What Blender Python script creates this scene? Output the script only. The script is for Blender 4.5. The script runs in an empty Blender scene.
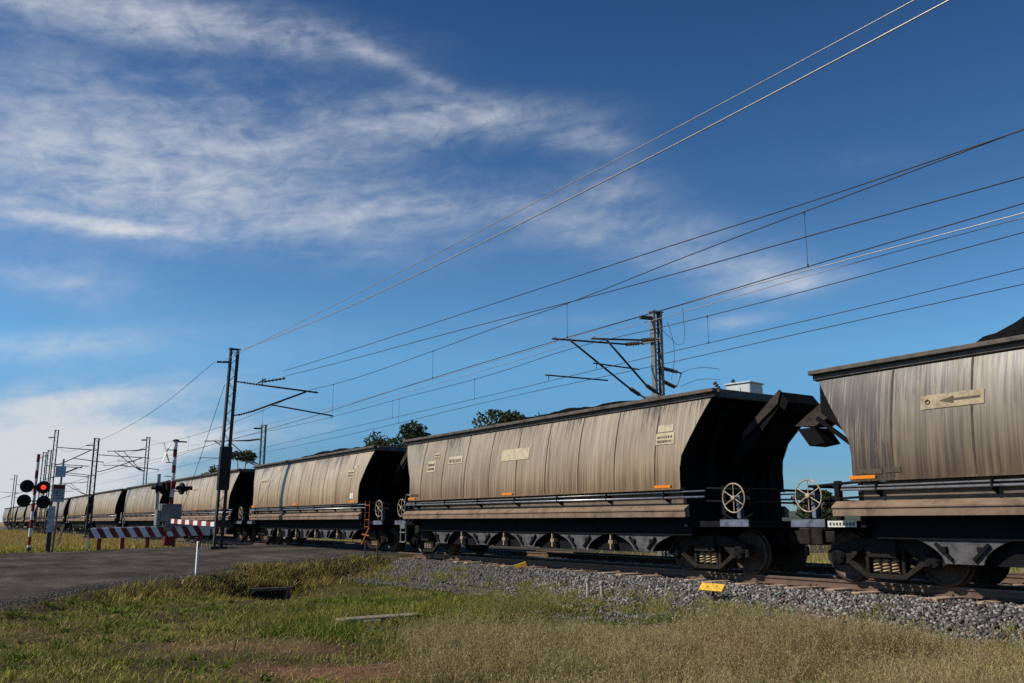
import bpy, bmesh, math, random
import numpy as np
from mathutils import Vector, Matrix

random.seed(7)
RNG = np.random.default_rng(11)
SC = bpy.context.scene
COL = SC.collection
PI = math.pi

# ------------------------------------------------------------------ camera
F_PX, CAM_H = 870.0, 1.07
PITCH, HEAD = math.atan(180.5 / 870.0), math.radians(33.45)
fh = Vector((-math.cos(HEAD), math.sin(HEAD), 0))
cr = Vector((fh.y, -fh.x, 0))
cf = fh * math.cos(PITCH) + Vector((0, 0, math.sin(PITCH)))
cu = cr.cross(cf)
cam = bpy.data.cameras.new('camera')
cam_o = bpy.data.objects.new('camera', cam)
COL.objects.link(cam_o)
M = Matrix((cr, cu, -cf)).transposed().to_4x4()
M.translation = Vector((0, 0, CAM_H))
cam_o.matrix_world = M
cam.sensor_width = 36
cam.lens = F_PX / 1024 * 36
cam.clip_start = 0.1
cam.clip_end = 20000
SC.camera = cam_o

# ------------------------------------------------------------------ helpers
class MB:
    """collects shapes and links them as one mesh object"""
    def __init__(s):
        s.v, s.f, s.m = [], [], []
        s.mi = 0
    def add(s, vs, fs):
        b = len(s.v)
        s.v += [tuple(p) for p in vs]
        for f in fs:
            s.f.append(tuple(b + i for i in f)); s.m.append(s.mi)
    def box(s, x0, x1, y0, y1, z0, z1):
        vs = [(x, y, z) for x in (x0, x1) for y in (y0, y1) for z in (z0, z1)]
        s.add(vs, [(0, 1, 3, 2), (4, 6, 7, 5), (0, 4, 5, 1), (2, 3, 7, 6), (0, 2, 6, 4), (1, 5, 7, 3)])
    def bar(s, p, q, w, h, up=(0, 0, 1)):
        p, q = Vector(p), Vector(q); d = (q - p).normalized(); up = Vector(up)
        a = d.cross(up)
        if a.length < 1e-4: a = d.cross(Vector((0, 1, 0)))
        a.normalize(); b = a.cross(d)
        vs = []
        for c in (p, q):
            for i, j in ((-1, -1), (1, -1), (1, 1), (-1, 1)):
                vs.append(c + a * (w / 2 * i) + b * (h / 2 * j))
        s.add(vs, [(3, 2, 1, 0), (4, 5, 6, 7), (0, 1, 5, 4), (1, 2, 6, 5), (2, 3, 7, 6), (3, 0, 4, 7)])
    def tube(s, p, q, r, n=8, r2=None):
        s.poly([p, q], r, n, r2)
    def poly(s, pts, r, n=6, r2=None):
        pts = [Vector(p) for p in pts]
        rings = []
        L = len(pts)
        ref = None
        for i, p in enumerate(pts):
            d = (pts[min(i + 1, L - 1)] - pts[max(i - 1, 0)]).normalized()
            if ref is None:
                ref = Vector((0, 0, 1)) if abs(d.z) < .9 else Vector((1, 0, 0))
            a = d.cross(ref).normalized(); b = a.cross(d)
            rr = r if r2 is None else r + (r2 - r) * i / (L - 1)
            rings.append([p + (a * math.cos(2 * PI * k / n) + b * math.sin(2 * PI * k / n)) * rr for k in range(n)])
        vs = [v for R in rings for v in R]
        fs = []
        for i in range(L - 1):
            for k in range(n):
                fs.append((i * n + k, i * n + (k + 1) % n, (i + 1) * n + (k + 1) % n, (i + 1) * n + k))
        fs.append(tuple(range(n - 1, -1, -1))); fs.append(tuple((L - 1) * n + k for k in range(n)))
        s.add(vs, fs)
    def prism(s, pts, axis, a, b):
        """2-D outline extruded: axis 'y' takes (x,z), 'x' takes (y,z), 'z' takes (x,y)"""
        def P(u, w, t):
            return {'y': (u, t, w), 'x': (t, u, w), 'z': (u, w, t)}[axis]
        n = len(pts)
        vs = [P(u, w, a) for u, w in pts] + [P(u, w, b) for u, w in pts]
        fs = [tuple(range(n)), tuple(range(2 * n - 1, n - 1, -1))]
        for i in range(n):
            j = (i + 1) % n
            fs.append((i, i + n, j + n, j))
        s.add(vs, fs)
    def lathe(s, prof, c, axis='y', n=24):
        """prof: (radius, offset along axis); closed by its own ends"""
        vs = []
        for r, t in prof:
            for k in range(n):
                a = 2 * PI * k / n; x, y = r * math.cos(a), r * math.sin(a)
                vs.append({'y': (c[0] + x, c[1] + t, c[2] + y), 'x': (c[0] + t, c[1] + x, c[2] + y), 'z': (c[0] + x, c[1] + y, c[2] + t)}[axis])
        fs = []
        L = len(prof)
        for i in range(L - 1):
            for k in range(n):
                fs.append((i * n + k, i * n + (k + 1) % n, (i + 1) * n + (k + 1) % n, (i + 1) * n + k))
        fs.append(tuple(range(n))); fs.append(tuple((L - 1) * n + k for k in range(n)))
        s.add(vs, fs)
    def ring(s, c, R, r, axis='y', n=24, m=6):
        vs, fs = [], []
        for i in range(n):
            a = 2 * PI * i / n
            for j in range(m):
                b = 2 * PI * j / m
                u, w, t = (R + r * math.cos(b)) * math.cos(a), (R + r * math.cos(b)) * math.sin(a), r * math.sin(b)
                vs.append({'y': (c[0] + u, c[1] + t, c[2] + w), 'x': (c[0] + t, c[1] + u, c[2] + w), 'z': (c[0] + u, c[1] + w, c[2] + t)}[axis])
        for i in range(n):
            for j in range(m):
                fs.append((i * m + j, i * m + (j + 1) % m, ((i + 1) % n) * m + (j + 1) % m, ((i + 1) % n) * m + j))
        s.add(vs, fs)
    def build(s, name, mats, parent=None, loc=(0, 0, 0), smooth=False, bevel=0):
        me = bpy.data.meshes.new(name)
        me.from_pydata(s.v, [], s.f)
        if not isinstance(mats, (list, tuple)): mats = [mats]
        for m in mats: me.materials.append(m)
        me.polygons.foreach_set('material_index', s.m)
        bm = bmesh.new(); bm.from_mesh(me)
        bmesh.ops.recalc_face_normals(bm, faces=bm.faces)
        if bevel:
            bmesh.ops.bevel(bm, geom=[e for e in bm.edges if len(e.link_faces) == 2 and e.calc_face_angle(0) > .6], offset=bevel, segments=1, affect='EDGES', profile=.5)
        bm.to_mesh(me); bm.free()
        if smooth:
            me.polygons.foreach_set('use_smooth', [True] * len(me.polygons))
            if smooth != 'all':
                try: me.set_sharp_from_angle(angle=math.radians(35))
                except Exception: pass
        o = bpy.data.objects.new(name, me)
        o.location = loc
        if parent: o.parent = parent
        COL.objects.link(o)
        return o

def tag(o, label=None, cat=None, group=None, kind=None):
    if label: o['label'] = label
    if cat: o['category'] = cat
    if group: o['group'] = group
    if kind: o['kind'] = kind
    return o

def thing(name, label, cat, loc=(0, 0, 0), rz=0, group=None):
    o = bpy.data.objects.new(name, None)
    o.empty_display_size = .2
    o.location = loc; o.rotation_euler = (0, 0, rz)
    COL.objects.link(o)
    return tag(o, label, cat, group)

KIDS = {}
def copy_tree(o, parent=None, skip=()):
    c = o.copy(); COL.objects.link(c)
    if parent: c.parent = parent
    for ch in list(o.children):
        if ch.get('no_copy'): continue
        copy_tree(ch, c)
    return c

def big_mesh(name, verts, faces, mat, attrs=None, smooth=False):
    """numpy verts (n,3), faces (m,k) -> object"""
    me = bpy.data.meshes.new(name)
    n, m, k = len(verts), len(faces), faces.shape[1]
    me.vertices.add(n); me.vertices.foreach_set('co', verts.astype(np.float32).ravel())
    me.loops.add(m * k); me.loops.foreach_set('vertex_index', faces.astype(np.int32).ravel())
    me.polygons.add(m)
    me.polygons.foreach_set('loop_start', np.arange(0, m * k, k, dtype=np.int32))
    if smooth: me.polygons.foreach_set('use_smooth', np.ones(m, dtype=bool))
    me.update(calc_edges=True)
    for an, av in (attrs or {}).items():
        a = me.attributes.new(an, 'FLOAT', 'POINT'); a.data.foreach_set('value', av.astype(np.float32))
    me.materials.append(mat)
    o = bpy.data.objects.new(name, me); COL.objects.link(o)
    return o

def project(P):
    q = P - np.array([0, 0, CAM_H])
    z = q @ np.array(cf)
    zz = np.where(z > .1, z, .1)
    return 512 + F_PX * (q @ np.array(cr)) / zz, 341.5 - F_PX * (q @ np.array(cu)) / zz, z

# ------------------------------------------------------------------ materials
class NT:
    def __init__(s, name):
        s.mat = bpy.data.materials.new(name); s.mat.use_nodes = True
        s.t = s.mat.node_tree; s.b = s.t.nodes['Principled BSDF']
    def n(s, typ, **kw):
        nd = s.t.nodes.new(typ)
        for k, v in kw.items():
            if k.startswith('i_'): nd.inputs[k[2:].replace('_', ' ')].default_value = v
            else: setattr(nd, k, v)
        return nd
    def l(s, a, b): s.t.links.new(a, b)
    def coords(s, which='Object', scale=(1, 1, 1), rnd=False):
        tc = s.n('ShaderNodeTexCoord'); mp = s.n('ShaderNodeMapping')
        mp.inputs['Scale'].default_value = scale
        s.l(tc.outputs[which], mp.inputs['Vector'])
        if rnd:
            oi = s.n('ShaderNodeObjectInfo'); ml = s.n('ShaderNodeMath', operation='MULTIPLY'); ml.inputs[1].default_value = 73.0
            s.l(oi.outputs['Random'], ml.inputs[0])
            cb = s.n('ShaderNodeCombineXYZ'); s.l(ml.outputs[0], cb.inputs[0]); s.l(ml.outputs[0], cb.inputs[1])
            s.l(cb.outputs[0], mp.inputs['Location'])
        return mp.outputs['Vector']
    def noise(s, vec, scale=5, detail=4, rough=.55, dist=0):
        nd = s.n('ShaderNodeTexNoise'); nd.inputs['Scale'].default_value = scale; nd.inputs['Detail'].default_value = detail
        nd.inputs['Roughness'].default_value = rough; nd.inputs['Distortion'].default_value = dist
        if vec is not None: s.l(vec, nd.inputs['Vector'])
        return nd.outputs['Fac']
    def ramp(s, fac, stops):
        r = s.n('ShaderNodeValToRGB'); e = r.color_ramp.elements
        while len(e) < len(stops): e.new(.5)
        for i, (p, c) in enumerate(stops):
            e[i].position = p; e[i].color = (c[0], c[1], c[2], 1) if len(c) == 3 else c
        s.l(fac, r.inputs['Fac']); return r.outputs['Color']
    def math(s, op, a, b=None, clamp=False):
        m = s.n('ShaderNodeMath', operation=op, use_clamp=clamp)
        for i, x in enumerate((a, b)):
            if x is None: continue
            if isinstance(x, (int, float)): m.inputs[i].default_value = x
            else: s.l(x, m.inputs[i])
        return m.outputs[0]
    def mix(s, fac, a, b, mode='MIX'):
        m = s.n('ShaderNodeMix', data_type='RGBA', blend_type=mode)
        for sock, x in ((m.inputs['Factor'], fac), (m.inputs['A'], a), (m.inputs['B'], b)):
            if isinstance(x, (int, float)): sock.default_value = x
            elif isinstance(x, tuple): sock.default_value = (*x, 1)
            else: s.l(x, sock)
        # Mix RGBA has several sockets of one name; use the colour ones
        return m.outputs['Result']
    def bump(s, h, strength=.3, dist=.02):
        b = s.n('ShaderNodeBump'); b.inputs['Strength'].default_value = strength; b.inputs['Distance'].default_value = dist
        s.l(h, b.inputs['Height']); s.l(b.outputs['Normal'], s.b.inputs['Normal'])

def _mix(s, fac, a, b, mode='MIX'):
    m = s.n('ShaderNodeMix', data_type='RGBA', blend_type=mode)
    ins = [m.inputs[0], m.inputs[6], m.inputs[7]]
    for sock, x in zip(ins, (fac, a, b)):
        if isinstance(x, (int, float)): sock.default_value = x
        elif isinstance(x, tuple): sock.default_value = (*x[:3], 1)
        else: s.l(x, sock)
    return m.outputs[2]
NT.mix = _mix

def plain(name, c, rough=.7, metal=0, var=.35, scale=3, spec=.3, bump=0, c2=None):
    t = NT(name)
    v = t.coords('Object', rnd=True)
    n = t.noise(v, scale, 6, .65)
    lo = c2 if c2 else tuple(x * (1 - var) for x in c)
    hi = tuple(min(1, x * (1 + var * .6)) for x in c)
    col = t.ramp(n, [(.32, lo), (.5, c), (.7, hi)])
    t.l(col, t.b.inputs['Base Color'])
    t.b.inputs['Roughness'].default_value = rough; t.b.inputs['Metallic'].default_value = metal
    t.b.inputs['Specular IOR Level'].default_value = spec
    if bump:
        t.bump(t.noise(v, scale * 8, 4), bump, .01)
    return t.mat

def wagon_side(name, grime, gain=1.0, spread=1.0):
    t = NT(name)
    fine = t.noise(t.coords('Object', (52, 3, .7), True), 1, 5, .6)
    mid = t.noise(t.coords('Object', (15, 2, .42), True), 1, 6, .62)
    big = t.noise(t.coords('Object', (.55, .6, .7), True), 1, 3, .5)
    v = t.math('ADD', t.math('ADD', t.math('MULTIPLY', fine, .34), t.math('MULTIPLY', mid, .42)), t.math('MULTIPLY', big, .24))
    g_ = lambda *c: tuple(min(.9, x * gain) for x in c)
    p_ = lambda x: .5 + (x - .5) * spread
    col = t.ramp(v, [(p_(.33), g_(.120, .086, .054)), (p_(.43), g_(.235, .182, .122)), (p_(.52), g_(.345, .282, .200)), (p_(.66), g_(.52, .45, .345))])
    # height along the sheet: brown dust and painted-in shade on the upright lower part, paler towards the rim
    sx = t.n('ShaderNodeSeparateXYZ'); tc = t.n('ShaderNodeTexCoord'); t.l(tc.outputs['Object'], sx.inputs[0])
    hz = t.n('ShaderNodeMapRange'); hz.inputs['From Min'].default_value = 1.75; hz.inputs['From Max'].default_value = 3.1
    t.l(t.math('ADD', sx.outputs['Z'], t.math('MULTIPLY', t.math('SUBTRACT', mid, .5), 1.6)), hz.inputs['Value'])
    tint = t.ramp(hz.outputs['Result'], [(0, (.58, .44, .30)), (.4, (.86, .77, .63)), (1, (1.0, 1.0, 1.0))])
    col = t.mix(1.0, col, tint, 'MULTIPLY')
    # coal-dust runs starting under the rim
    runs = t.noise(t.coords('Object', (20, 2, .6), True), 1, 6, .75)
    patch = t.noise(t.coords('Object', (.7, .7, .3), True), 1, 2, .5)
    top = t.n('ShaderNodeMapRange'); top.inputs['From Min'].default_value = 2.55; top.inputs['From Max'].default_value = 3.65
    t.l(sx.outputs['Z'], top.inputs['Value'])
    k = t.math('ADD', t.math('ADD', runs, t.math('MULTIPLY', top.outputs['Result'], .20)), t.math('MULTIPLY', t.math('SUBTRACT', patch, .5), .55))
    r = t.n('ShaderNodeMapRange'); r.inputs['From Min'].default_value = .71 - grime; r.inputs['From Max'].default_value = .78 - grime
    t.l(k, r.inputs['Value'])
    col = t.mix(t.math('MULTIPLY', r.outputs['Result'], .88, True), col, (.024, .019, .016))
    # a few pale scuffs
    sc = t.noise(t.coords('Object', (5, 3, 3), True), 1, 6, .75)
    rs = t.n('ShaderNodeMapRange'); rs.inputs['From Min'].default_value = .66; rs.inputs['From Max'].default_value = .74
    t.l(sc, rs.inputs['Value'])
    col = t.mix(t.math('MULTIPLY', rs.outputs['Result'], .35), col, (.48, .42, .34))
    oi = t.n('ShaderNodeObjectInfo')
    br = t.math('ADD', t.math('MULTIPLY', oi.outputs['Random'], .36), .80)
    hs = t.n('ShaderNodeHueSaturation'); t.l(br, hs.inputs['Value']); t.l(col, hs.inputs['Color'])
    t.l(hs.outputs[0], t.b.inputs['Base Color'])
    t.b.inputs['Roughness'].default_value = .42
    t.b.inputs['Specular IOR Level'].default_value = .55
    rp = t.noise(t.coords('Object', (1.3, 1, .6), True), 1, 2)
    t.bump(t.math('ADD', t.math('MULTIPLY', rp, 2.2), t.math('MULTIPLY', mid, .25)), .35, .03)
    return t.mat

MT = {}
MT['side'] = wagon_side('wagon_side', .02, 1.13, 1.3)
MT['side_grimy'] = wagon_side('wagon_side_grimy', .15, .52, .85)
MT['seam'] = plain('seam_rust', (.075, .052, .034), .8, var=.5, scale=5)
MT['rim'] = plain('rim_steel', (.10, .082, .064), .6, var=.6, scale=4)
MT['sill'] = plain('sill_dust', (.20, .135, .09), .65, var=.5, scale=2.5, bump=.2)
MT['sill_low'] = plain('sill_web', (.15, .115, .08), .7, var=.45, scale=3)
MT['black'] = plain('coal_shade_black_steel', (.007, .0065, .0065), .85, var=.5, scale=4, spec=.1)  # coal black with the shade of the wagon ends painted in
MT['lit_brown'] = plain('sunlit_brown_steel', (.045, .036, .028), .8, var=.6, scale=5, spec=.15)  # paler brown for the end parts painted as sunlit
MT['under'] = plain('underframe', (.009, .0085, .010), .8, var=.4, scale=3, spec=.1)
MT['chute'] = plain('chute_grey', (.082, .078, .080), .75, var=.7, scale=5)
MT['bogie'] = plain('bogie_iron', (.020, .016, .013), .8, var=.6, scale=6, spec=.15)
MT['wheel'] = plain('wheel_steel', (.070, .045, .032), .6, .1, var=.6, scale=8)
MT['spring'] = plain('spring_steel', (.34, .24, .15), .6, var=.4, scale=10)
MT['pipe'] = plain('pipe_steel', (.33, .34, .36), .35, .6, var=.3, scale=6, spec=.5)
MT['cream'] = plain('cream_plate', (.46, .385, .255), .65, var=.35, scale=7)
MT['cream_dirty'] = plain('cream_plate_dirty', (.34, .265, .165), .65, var=.45, scale=8)
MT['pale'] = plain('pale_plate', (.62, .60, .52), .6, var=.25, scale=9)
MT['ink'] = plain('faded_ink', (.085, .065, .045), .7, var=.4, scale=9)
MT['orange'] = plain('orange_reflector', (.75, .22, .012), .4, var=.2, scale=8)
MT['orange_dirty'] = plain('orange_paint', (.34, .085, .025), .6, var=.7, scale=8)
MT['blue'] = plain('pale_blue_paint', (.115, .13, .175), .6, var=.6, scale=6)
MT['handwheel'] = plain('cream_rust_iron', (.42, .33, .23), .6, var=.45, scale=12, c2=(.26, .13, .06))
MT['white'] = plain('white_paint', (.72, .71, .68), .55, var=.15, scale=5)
MT['box_grey'] = plain('motor_box_grey', (.20, .20, .20), .6, var=.3, scale=3)
MT['grey_box'] = plain('grey_enamel', (.55, .56, .54), .5, var=.15, scale=3)
MT['red'] = plain('red_paint', (.20, .018, .016), .6, var=.35, scale=5)
MT['white_sheet'] = plain('barrier_white', (.66, .66, .68), .6, var=.2, scale=4)
MT['galv'] = plain('galvanised_steel', (.20, .195, .185), .5, .4, var=.3, scale=4)
MT['dark_steel'] = plain('dark_weathered_steel', (.045, .042, .04), .65, var=.4, scale=4)
MT['wire_dark'] = plain('wire_dark', (.035, .034, .034), .6, var=.2)
MT['wire_pale'] = plain('wire_aluminium', (.42, .38, .35), .4, .5, var=.2)
MT['porcelain'] = plain('insulator_brown', (.085, .07, .062), .3, var=.3, spec=.6)
MT['yellow'] = plain('yellow_paint', (.62, .36, .03), .6, var=.5, scale=14)
MT['soil'] = plain('bank_soil', (.060, .043, .026), .95, var=.5, scale=9, spec=.05, bump=.5)
MT['drain'] = plain('stained_concrete', (.15, .13, .105), .9, var=.5, scale=7)
MT['concrete'] = plain('concrete', (.34, .31, .26), .9, var=.35, scale=6, bump=.4)
MT['timber'] = plain('grey_timber', (.21, .178, .13), .85, var=.45, scale=9, bump=.4)
MT['sleeper'] = plain('sleeper_concrete', (.33, .235, .165), .9, var=.4, scale=5, bump=.4)
MT['rail'] = plain('rail_rust', (.125, .078, .052), .65, var=.35, scale=5)
MT['rail_top'] = plain('rail_polished', (.22, .17, .14), .5, .5, var=.15, scale=5, spec=.5)
MT['bark'] = plain('bark', (.15, .12, .09), .9, var=.4, scale=6)
MT['lens_dark'] = plain('dark_lens', (.03, .006, .006), .15, var=.2, spec=.6)
MT['signal_black'] = plain('signal_black', (.008, .008, .009), .6, var=.3)
MT['sign_white'] = plain('sign_white', (.46, .46, .46), .6, var=.3, scale=5)
MT['sign_blue'] = plain('sign_blue', (.35, .5, .68), .5, var=.2)

t = NT('red_lamp_lit'); t.b.inputs['Base Color'].default_value = (.7, .02, .02, 1)
t.b.inputs['Emission Color'].default_value = (1, .05, .03, 1); t.b.inputs['Emission Strength'].default_value = 1.3
MT['lamp_lit'] = t.mat

t = NT('coal')
v = t.coords('Object'); n1 = t.noise(v, 14, 5, .7)
t.l(t.ramp(n1, [(.3, (.003, .003, .003)), (.6, (.008, .008, .008)), (.75, (.018, .018, .018))]), t.b.inputs['Base Color'])
t.b.inputs['Roughness'].default_value = .9; t.b.inputs['Specular IOR Level'].default_value = .08; t.bump(n1, .9, .08)
MT['coal'] = t.mat

def attr(t, name):
    a = t.n('ShaderNodeAttribute'); a.attribute_name = name; return a.outputs['Fac']

t = NT('ground_soil')
v = t.coords('Object')
a = t.noise(v, 1.1, 6, .6); b = t.noise(v, 9, 6, .7); c = t.noise(v, .12, 3, .5)
base = t.ramp(t.math('ADD', t.math('MULTIPLY', a, .6), t.math('MULTIPLY', b, .4)),
              [(.36, (.028, .021, .011)), (.46, (.055, .043, .019)), (.55, (.085, .070, .027)), (.66, (.15, .115, .058))])
red = t.ramp(b, [(.3, (.085, .042, .024)), (.55, (.175, .092, .055)), (.75, (.27, .165, .10))])
ash = t.ramp(b, [(.3, (.04, .034, .033)), (.55, (.085, .074, .07)), (.75, (.16, .145, .14))])
fld = t.ramp(t.math('ADD', t.math('MULTIPLY', a, .5), t.math('MULTIPLY', c, .5)), [(.35, (.13, .115, .04)), (.5, (.22, .17, .075)), (.65, (.29, .215, .11))])
col = t.mix(attr(t, 'field'), base, fld)
col = t.mix(attr(t, 'red'), col, red)
col = t.mix(attr(t, 'ash'), col, ash)
t.l(col, t.b.inputs['Base Color']); t.b.inputs['Roughness'].default_value = .95; t.b.inputs['Specular IOR Level'].default_value = .1
t.bump(t.math('ADD', b, t.noise(v, 40, 4, .7)), .8, .04)
MT['ground'] = t.mat

t = NT('asphalt')
v = t.coords('Object'); a = t.noise(v, .35, 5, .6); b = t.noise(v, 30, 5, .75); d = t.noise(t.coords('Object', (.35, 1.6, 1)), 1, 5, .6)
col = t.ramp(t.math('ADD', t.math('ADD', t.math('MULTIPLY', a, .45), t.math('MULTIPLY', b, .2)), t.math('MULTIPLY', d, .35)),
             [(.36, (.024, .021, .018)), (.47, (.048, .042, .036)), (.56, (.078, .068, .057)), (.66, (.115, .10, .083))])
fl = t.ramp(b, [(.68, (0, 0, 0)), (.78, (1, 1, 1))])
col = t.mix(t.math('MULTIPLY', fl, .25), col, (.25, .23, .20))
t.l(col, t.b.inputs['Base Color']); t.b.inputs['Roughness'].default_value = 1; t.b.inputs['Specular IOR Level'].default_value = .04
t.bump(b, .8, .03)
MT['road'] = t.mat

t = NT('ballast_bed')
v = t.coords('Object'); b = t.n('ShaderNodeTexVoronoi'); b.inputs['Scale'].default_value = 16; t.l(v, b.inputs['Vector'])
sp = t.n('ShaderNodeSeparateColor'); t.l(b.outputs['Color'], sp.inputs[0])
t.l(t.ramp(sp.outputs[0], [(.1, (.016, .014, .013)), (.5, (.036, .032, .029)), (.9, (.085, .078, .07))]), t.b.inputs['Base Color'])
t.b.inputs['Roughness'].default_value = .9
t.bump(b.outputs['Distance'], 1.0, -.05)
MT['bed'] = t.mat

t = NT('ballast_stone')
col = t.ramp(attr(t, 'tone'), [(0, (.026, .023, .021)), (.4, (.068, .062, .057)), (.7, (.145, .136, .126)), (.93, (.33, .315, .29)), (.955, (.13, .08, .065)), (1, (.17, .09, .07))])
t.l(col, t.b.inputs['Base Color']); t.b.inputs['Roughness'].default_value = .85
MT['stone'] = t.mat

def blade_mat(name, stops, trans=.25):
    t = NT(name)
    col = t.ramp(attr(t, 'tone'), stops)
    t.l(col, t.b.inputs['Base Color']); t.b.inputs['Roughness'].default_value = .7; t.b.inputs['Specular IOR Level'].default_value = .15
    tr = t.n('ShaderNodeBsdfTranslucent'); t.l(col, tr.inputs['Color'])
    mx = t.n('ShaderNodeMixShader'); mx.inputs[0].default_value = trans
    out = t.t.nodes['Material Output']
    t.l(t.b.outputs[0], mx.inputs[1]); t.l(tr.outputs[0], mx.inputs[2]); t.l(mx.outputs[0], out.inputs['Surface'])
    return t.mat
MT['grass'] = blade_mat('grass_blades', [(0, (.050, .090, .008)), (.22, (.130, .180, .017)), (.45, (.270, .262, .036)), (.7, (.44, .35, .115)), (.88, (.30, .20, .075)), (1, (.13, .08, .035))])
MT['tall'] = blade_mat('dry_seed_grass', [(0, (.075, .10, .014)), (.25, (.19, .19, .045)), (.5, (.33, .275, .11)), (.75, (.45, .365, .195)), (.9, (.31, .215, .11)), (1, (.18, .115, .06))], .3)
MT['leaf'] = blade_mat('gum_leaves', [(0, (.018, .028, .010)), (.5, (.045, .060, .020)), (1, (.095, .105, .042))], .2)

# ------------------------------------------------------------------ terrain
TC, TC2 = 14.43, 18.43            # centres of the two tracks
ROAD_Y = np.array([-40, -15, 0, 1.2, 4, 6, 9, 11, 13.2, 22, 60])
ROAD_NEAR = np.array([-8, -13, -16.6, -18.2, -22.6, -24.5, -26.2, -27.0, -27.3, -27.3, -27.3])
ROAD_FAR = np.array([-60, -56, -50.5, -49.8, -48.4, -47.6, -46, -43.5, -41.5, -41, -41])
ZR_Y = np.array([-40, 0, 6, 10, 12.7, 20.5, 30, 60]); ZR_Z = np.array([-.47, -.43, -.31, -.09, .018, .018, -.3, -.5])
def wob(x, y, s=1.0):
    x, y = np.asarray(x, float), np.asarray(y, float)
    return (np.sin(x * 1.3 * s + y * .7 * s) + np.sin(x * .57 * s - y * 1.9 * s + 1.3) + np.sin(x * 2.9 * s + 1.1 * y * s + .4) * .6 + np.sin(4.3 * y * s - 2.2 * x * s) * .4) / 3
def sstep(a, b, x):
    t = np.clip((x - a) / (b - a), 0, 1); return t * t * (3 - 2 * t)
def road_z(Y): return np.interp(Y, ZR_Y, ZR_Z)
def formation(Y):
    d = np.abs(Y - 16.43)
    return np.interp(d, [0, 3.3, 4.75, 9], [-.19, -.19, -.66, -2.0])
def height(X, Y):
    X = np.asarray(X, float); Y = np.asarray(Y, float)
    h = -.62 + .05 * wob(X, Y, .8) + .02 * wob(X, Y, 3.1)
    h = h + .2 * sstep(-40, -50, X)
    h = h - .52 * np.exp(-(((X + 23.1) / 2.6) ** 2 + ((Y - 7.9) / 2.0) ** 2))
    h = np.maximum(h, formation(Y))
    n, f, zr = np.interp(Y, ROAD_Y, ROAD_NEAR), np.interp(Y, ROAD_Y, ROAD_FAR), road_z(Y)
    out = np.maximum(X - n, f - X)             # metres outside the road (negative inside)
    k = 1 - sstep(.05, 1.25, out)
    h = h * (1 - k) + (zr - .03 - .12 * sstep(0, -.8, out)) * k
    cut = (Y > 7.70) & (Y < 8.70) & (X > -24.72) & (X < -22.6)
    h = np.where(cut, np.minimum(h, -1.10), h)
    far = sstep(200, 900, np.hypot(X, Y))
    return h * (1 - far) + (-.6) * far

def axis(fine0, fine1, step, lo, hi, grow=1.22):
    a = list(np.arange(fine0, fine1, step)); s = step; x = a[-1]
    while x < hi: s *= grow; x += s; a.append(x)
    s = step; x = a[0]; pre = []
    while x > lo: s *= grow; x -= s; pre.append(x)
    return np.array(pre[::-1] + a)
gx = axis(-34, -2, .14, -5000, 5000); gy = axis(-1, 14, .14, -5000, 5000)
GX, GY = np.meshgrid(gx, gy, indexing='ij')
GZ = height(GX, GY)
nx, ny = GX.shape
idx = np.arange(nx * ny).reshape(nx, ny)
faces = np.stack([idx[:-1, :-1], idx[1:, :-1], idx[1:, 1:], idx[:-1, 1:]], -1).reshape(-1, 4)
V = np.stack([GX, GY, GZ], -1).reshape(-1, 3)
def spot(X, Y, cx, cy, rx, ry, ang=0, soft=.5):  # soft-edged ragged patch
    dx, dy = X - cx, Y - cy; c, s = math.cos(ang), math.sin(ang)
    u, w = (dx * c + dy * s) / rx, (-dx * s + dy * c) / ry
    d = np.hypot(u, w) + .28 * wob(X, Y, 2.2) + .15 * wob(X, Y, 6)
    return np.clip((1 + soft - d) / (2 * soft), 0, 1)
def red_mask(X, Y):
    return np.maximum(spot(X, Y, -9.6, 4.75, 1.7, .62, .9, .25), .75 * spot(X, Y, -12.2, 4.0, 1.4, .5, .6, .45))
def ash_mask(X, Y): return spot(X, Y, -11.8, 9.75, 2.5, 1.2, -.12, .3)
fieldm = np.clip(sstep(-44, -50, V[:, 0]) + sstep(21, 26, V[:, 1]), 0, 1)
fc = V[faces].mean(1)
faces = faces[~((fc[:, 0] > -25.42) & (fc[:, 0] < -24.66) & (fc[:, 1] > 7.74) & (fc[:, 1] < 8.66))]   # the drain mouth
ter = big_mesh('ground', V, faces, MT['ground'], {'red': red_mask(V[:, 0], V[:, 1]), 'ash': ash_mask(V[:, 0], V[:, 1]), 'field': fieldm}, True)
tag(ter, kind='structure')

# hills on the horizon behind the train
hb = MB()
def ridge(az0, az1, dist, hgt, seed):
    rr = random.Random(seed); n = 60; ph = [rr.uniform(0, 6.28) for _ in range(5)]
    rows = []
    for j, (dr, k) in enumerate(((0, 0), (.06, .55), (.14, 1), (.3, .6), (.5, 0))):
        row = []
        for i in range(n + 1):
            a = az0 + (az1 - az0) * i / n; e = math.sin(PI * i / n) ** .6
            z = hgt * e * k * (.7 + .3 * math.sin(i * .21 + ph[0]) + .12 * math.sin(i * .63 + ph[1]) + .05 * math.sin(i * 1.7 + ph[2]))
            d = dist * (1 + dr)
            p = fh * math.cos(a) + cr * math.sin(a)
            row.append((p.x * d, p.y * d, z - 4))
        rows.append(row)
    vs = [p for r in rows for p in r]; fs = []
    for j in range(len(rows) - 1):
        for i in range(n):
            a = j * (n + 1) + i; fs.append((a, a + 1, a + n + 2, a + n + 1))
    hb.add(vs, fs)
ridge(.12, .62, 3600, 95, 3)
MT['hill'] = plain('hill_forest', (.045, .062, .040), .95, var=.3, scale=.01)
tag(hb.build('hills', MT['hill'], smooth='all'), kind='structure')

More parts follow.
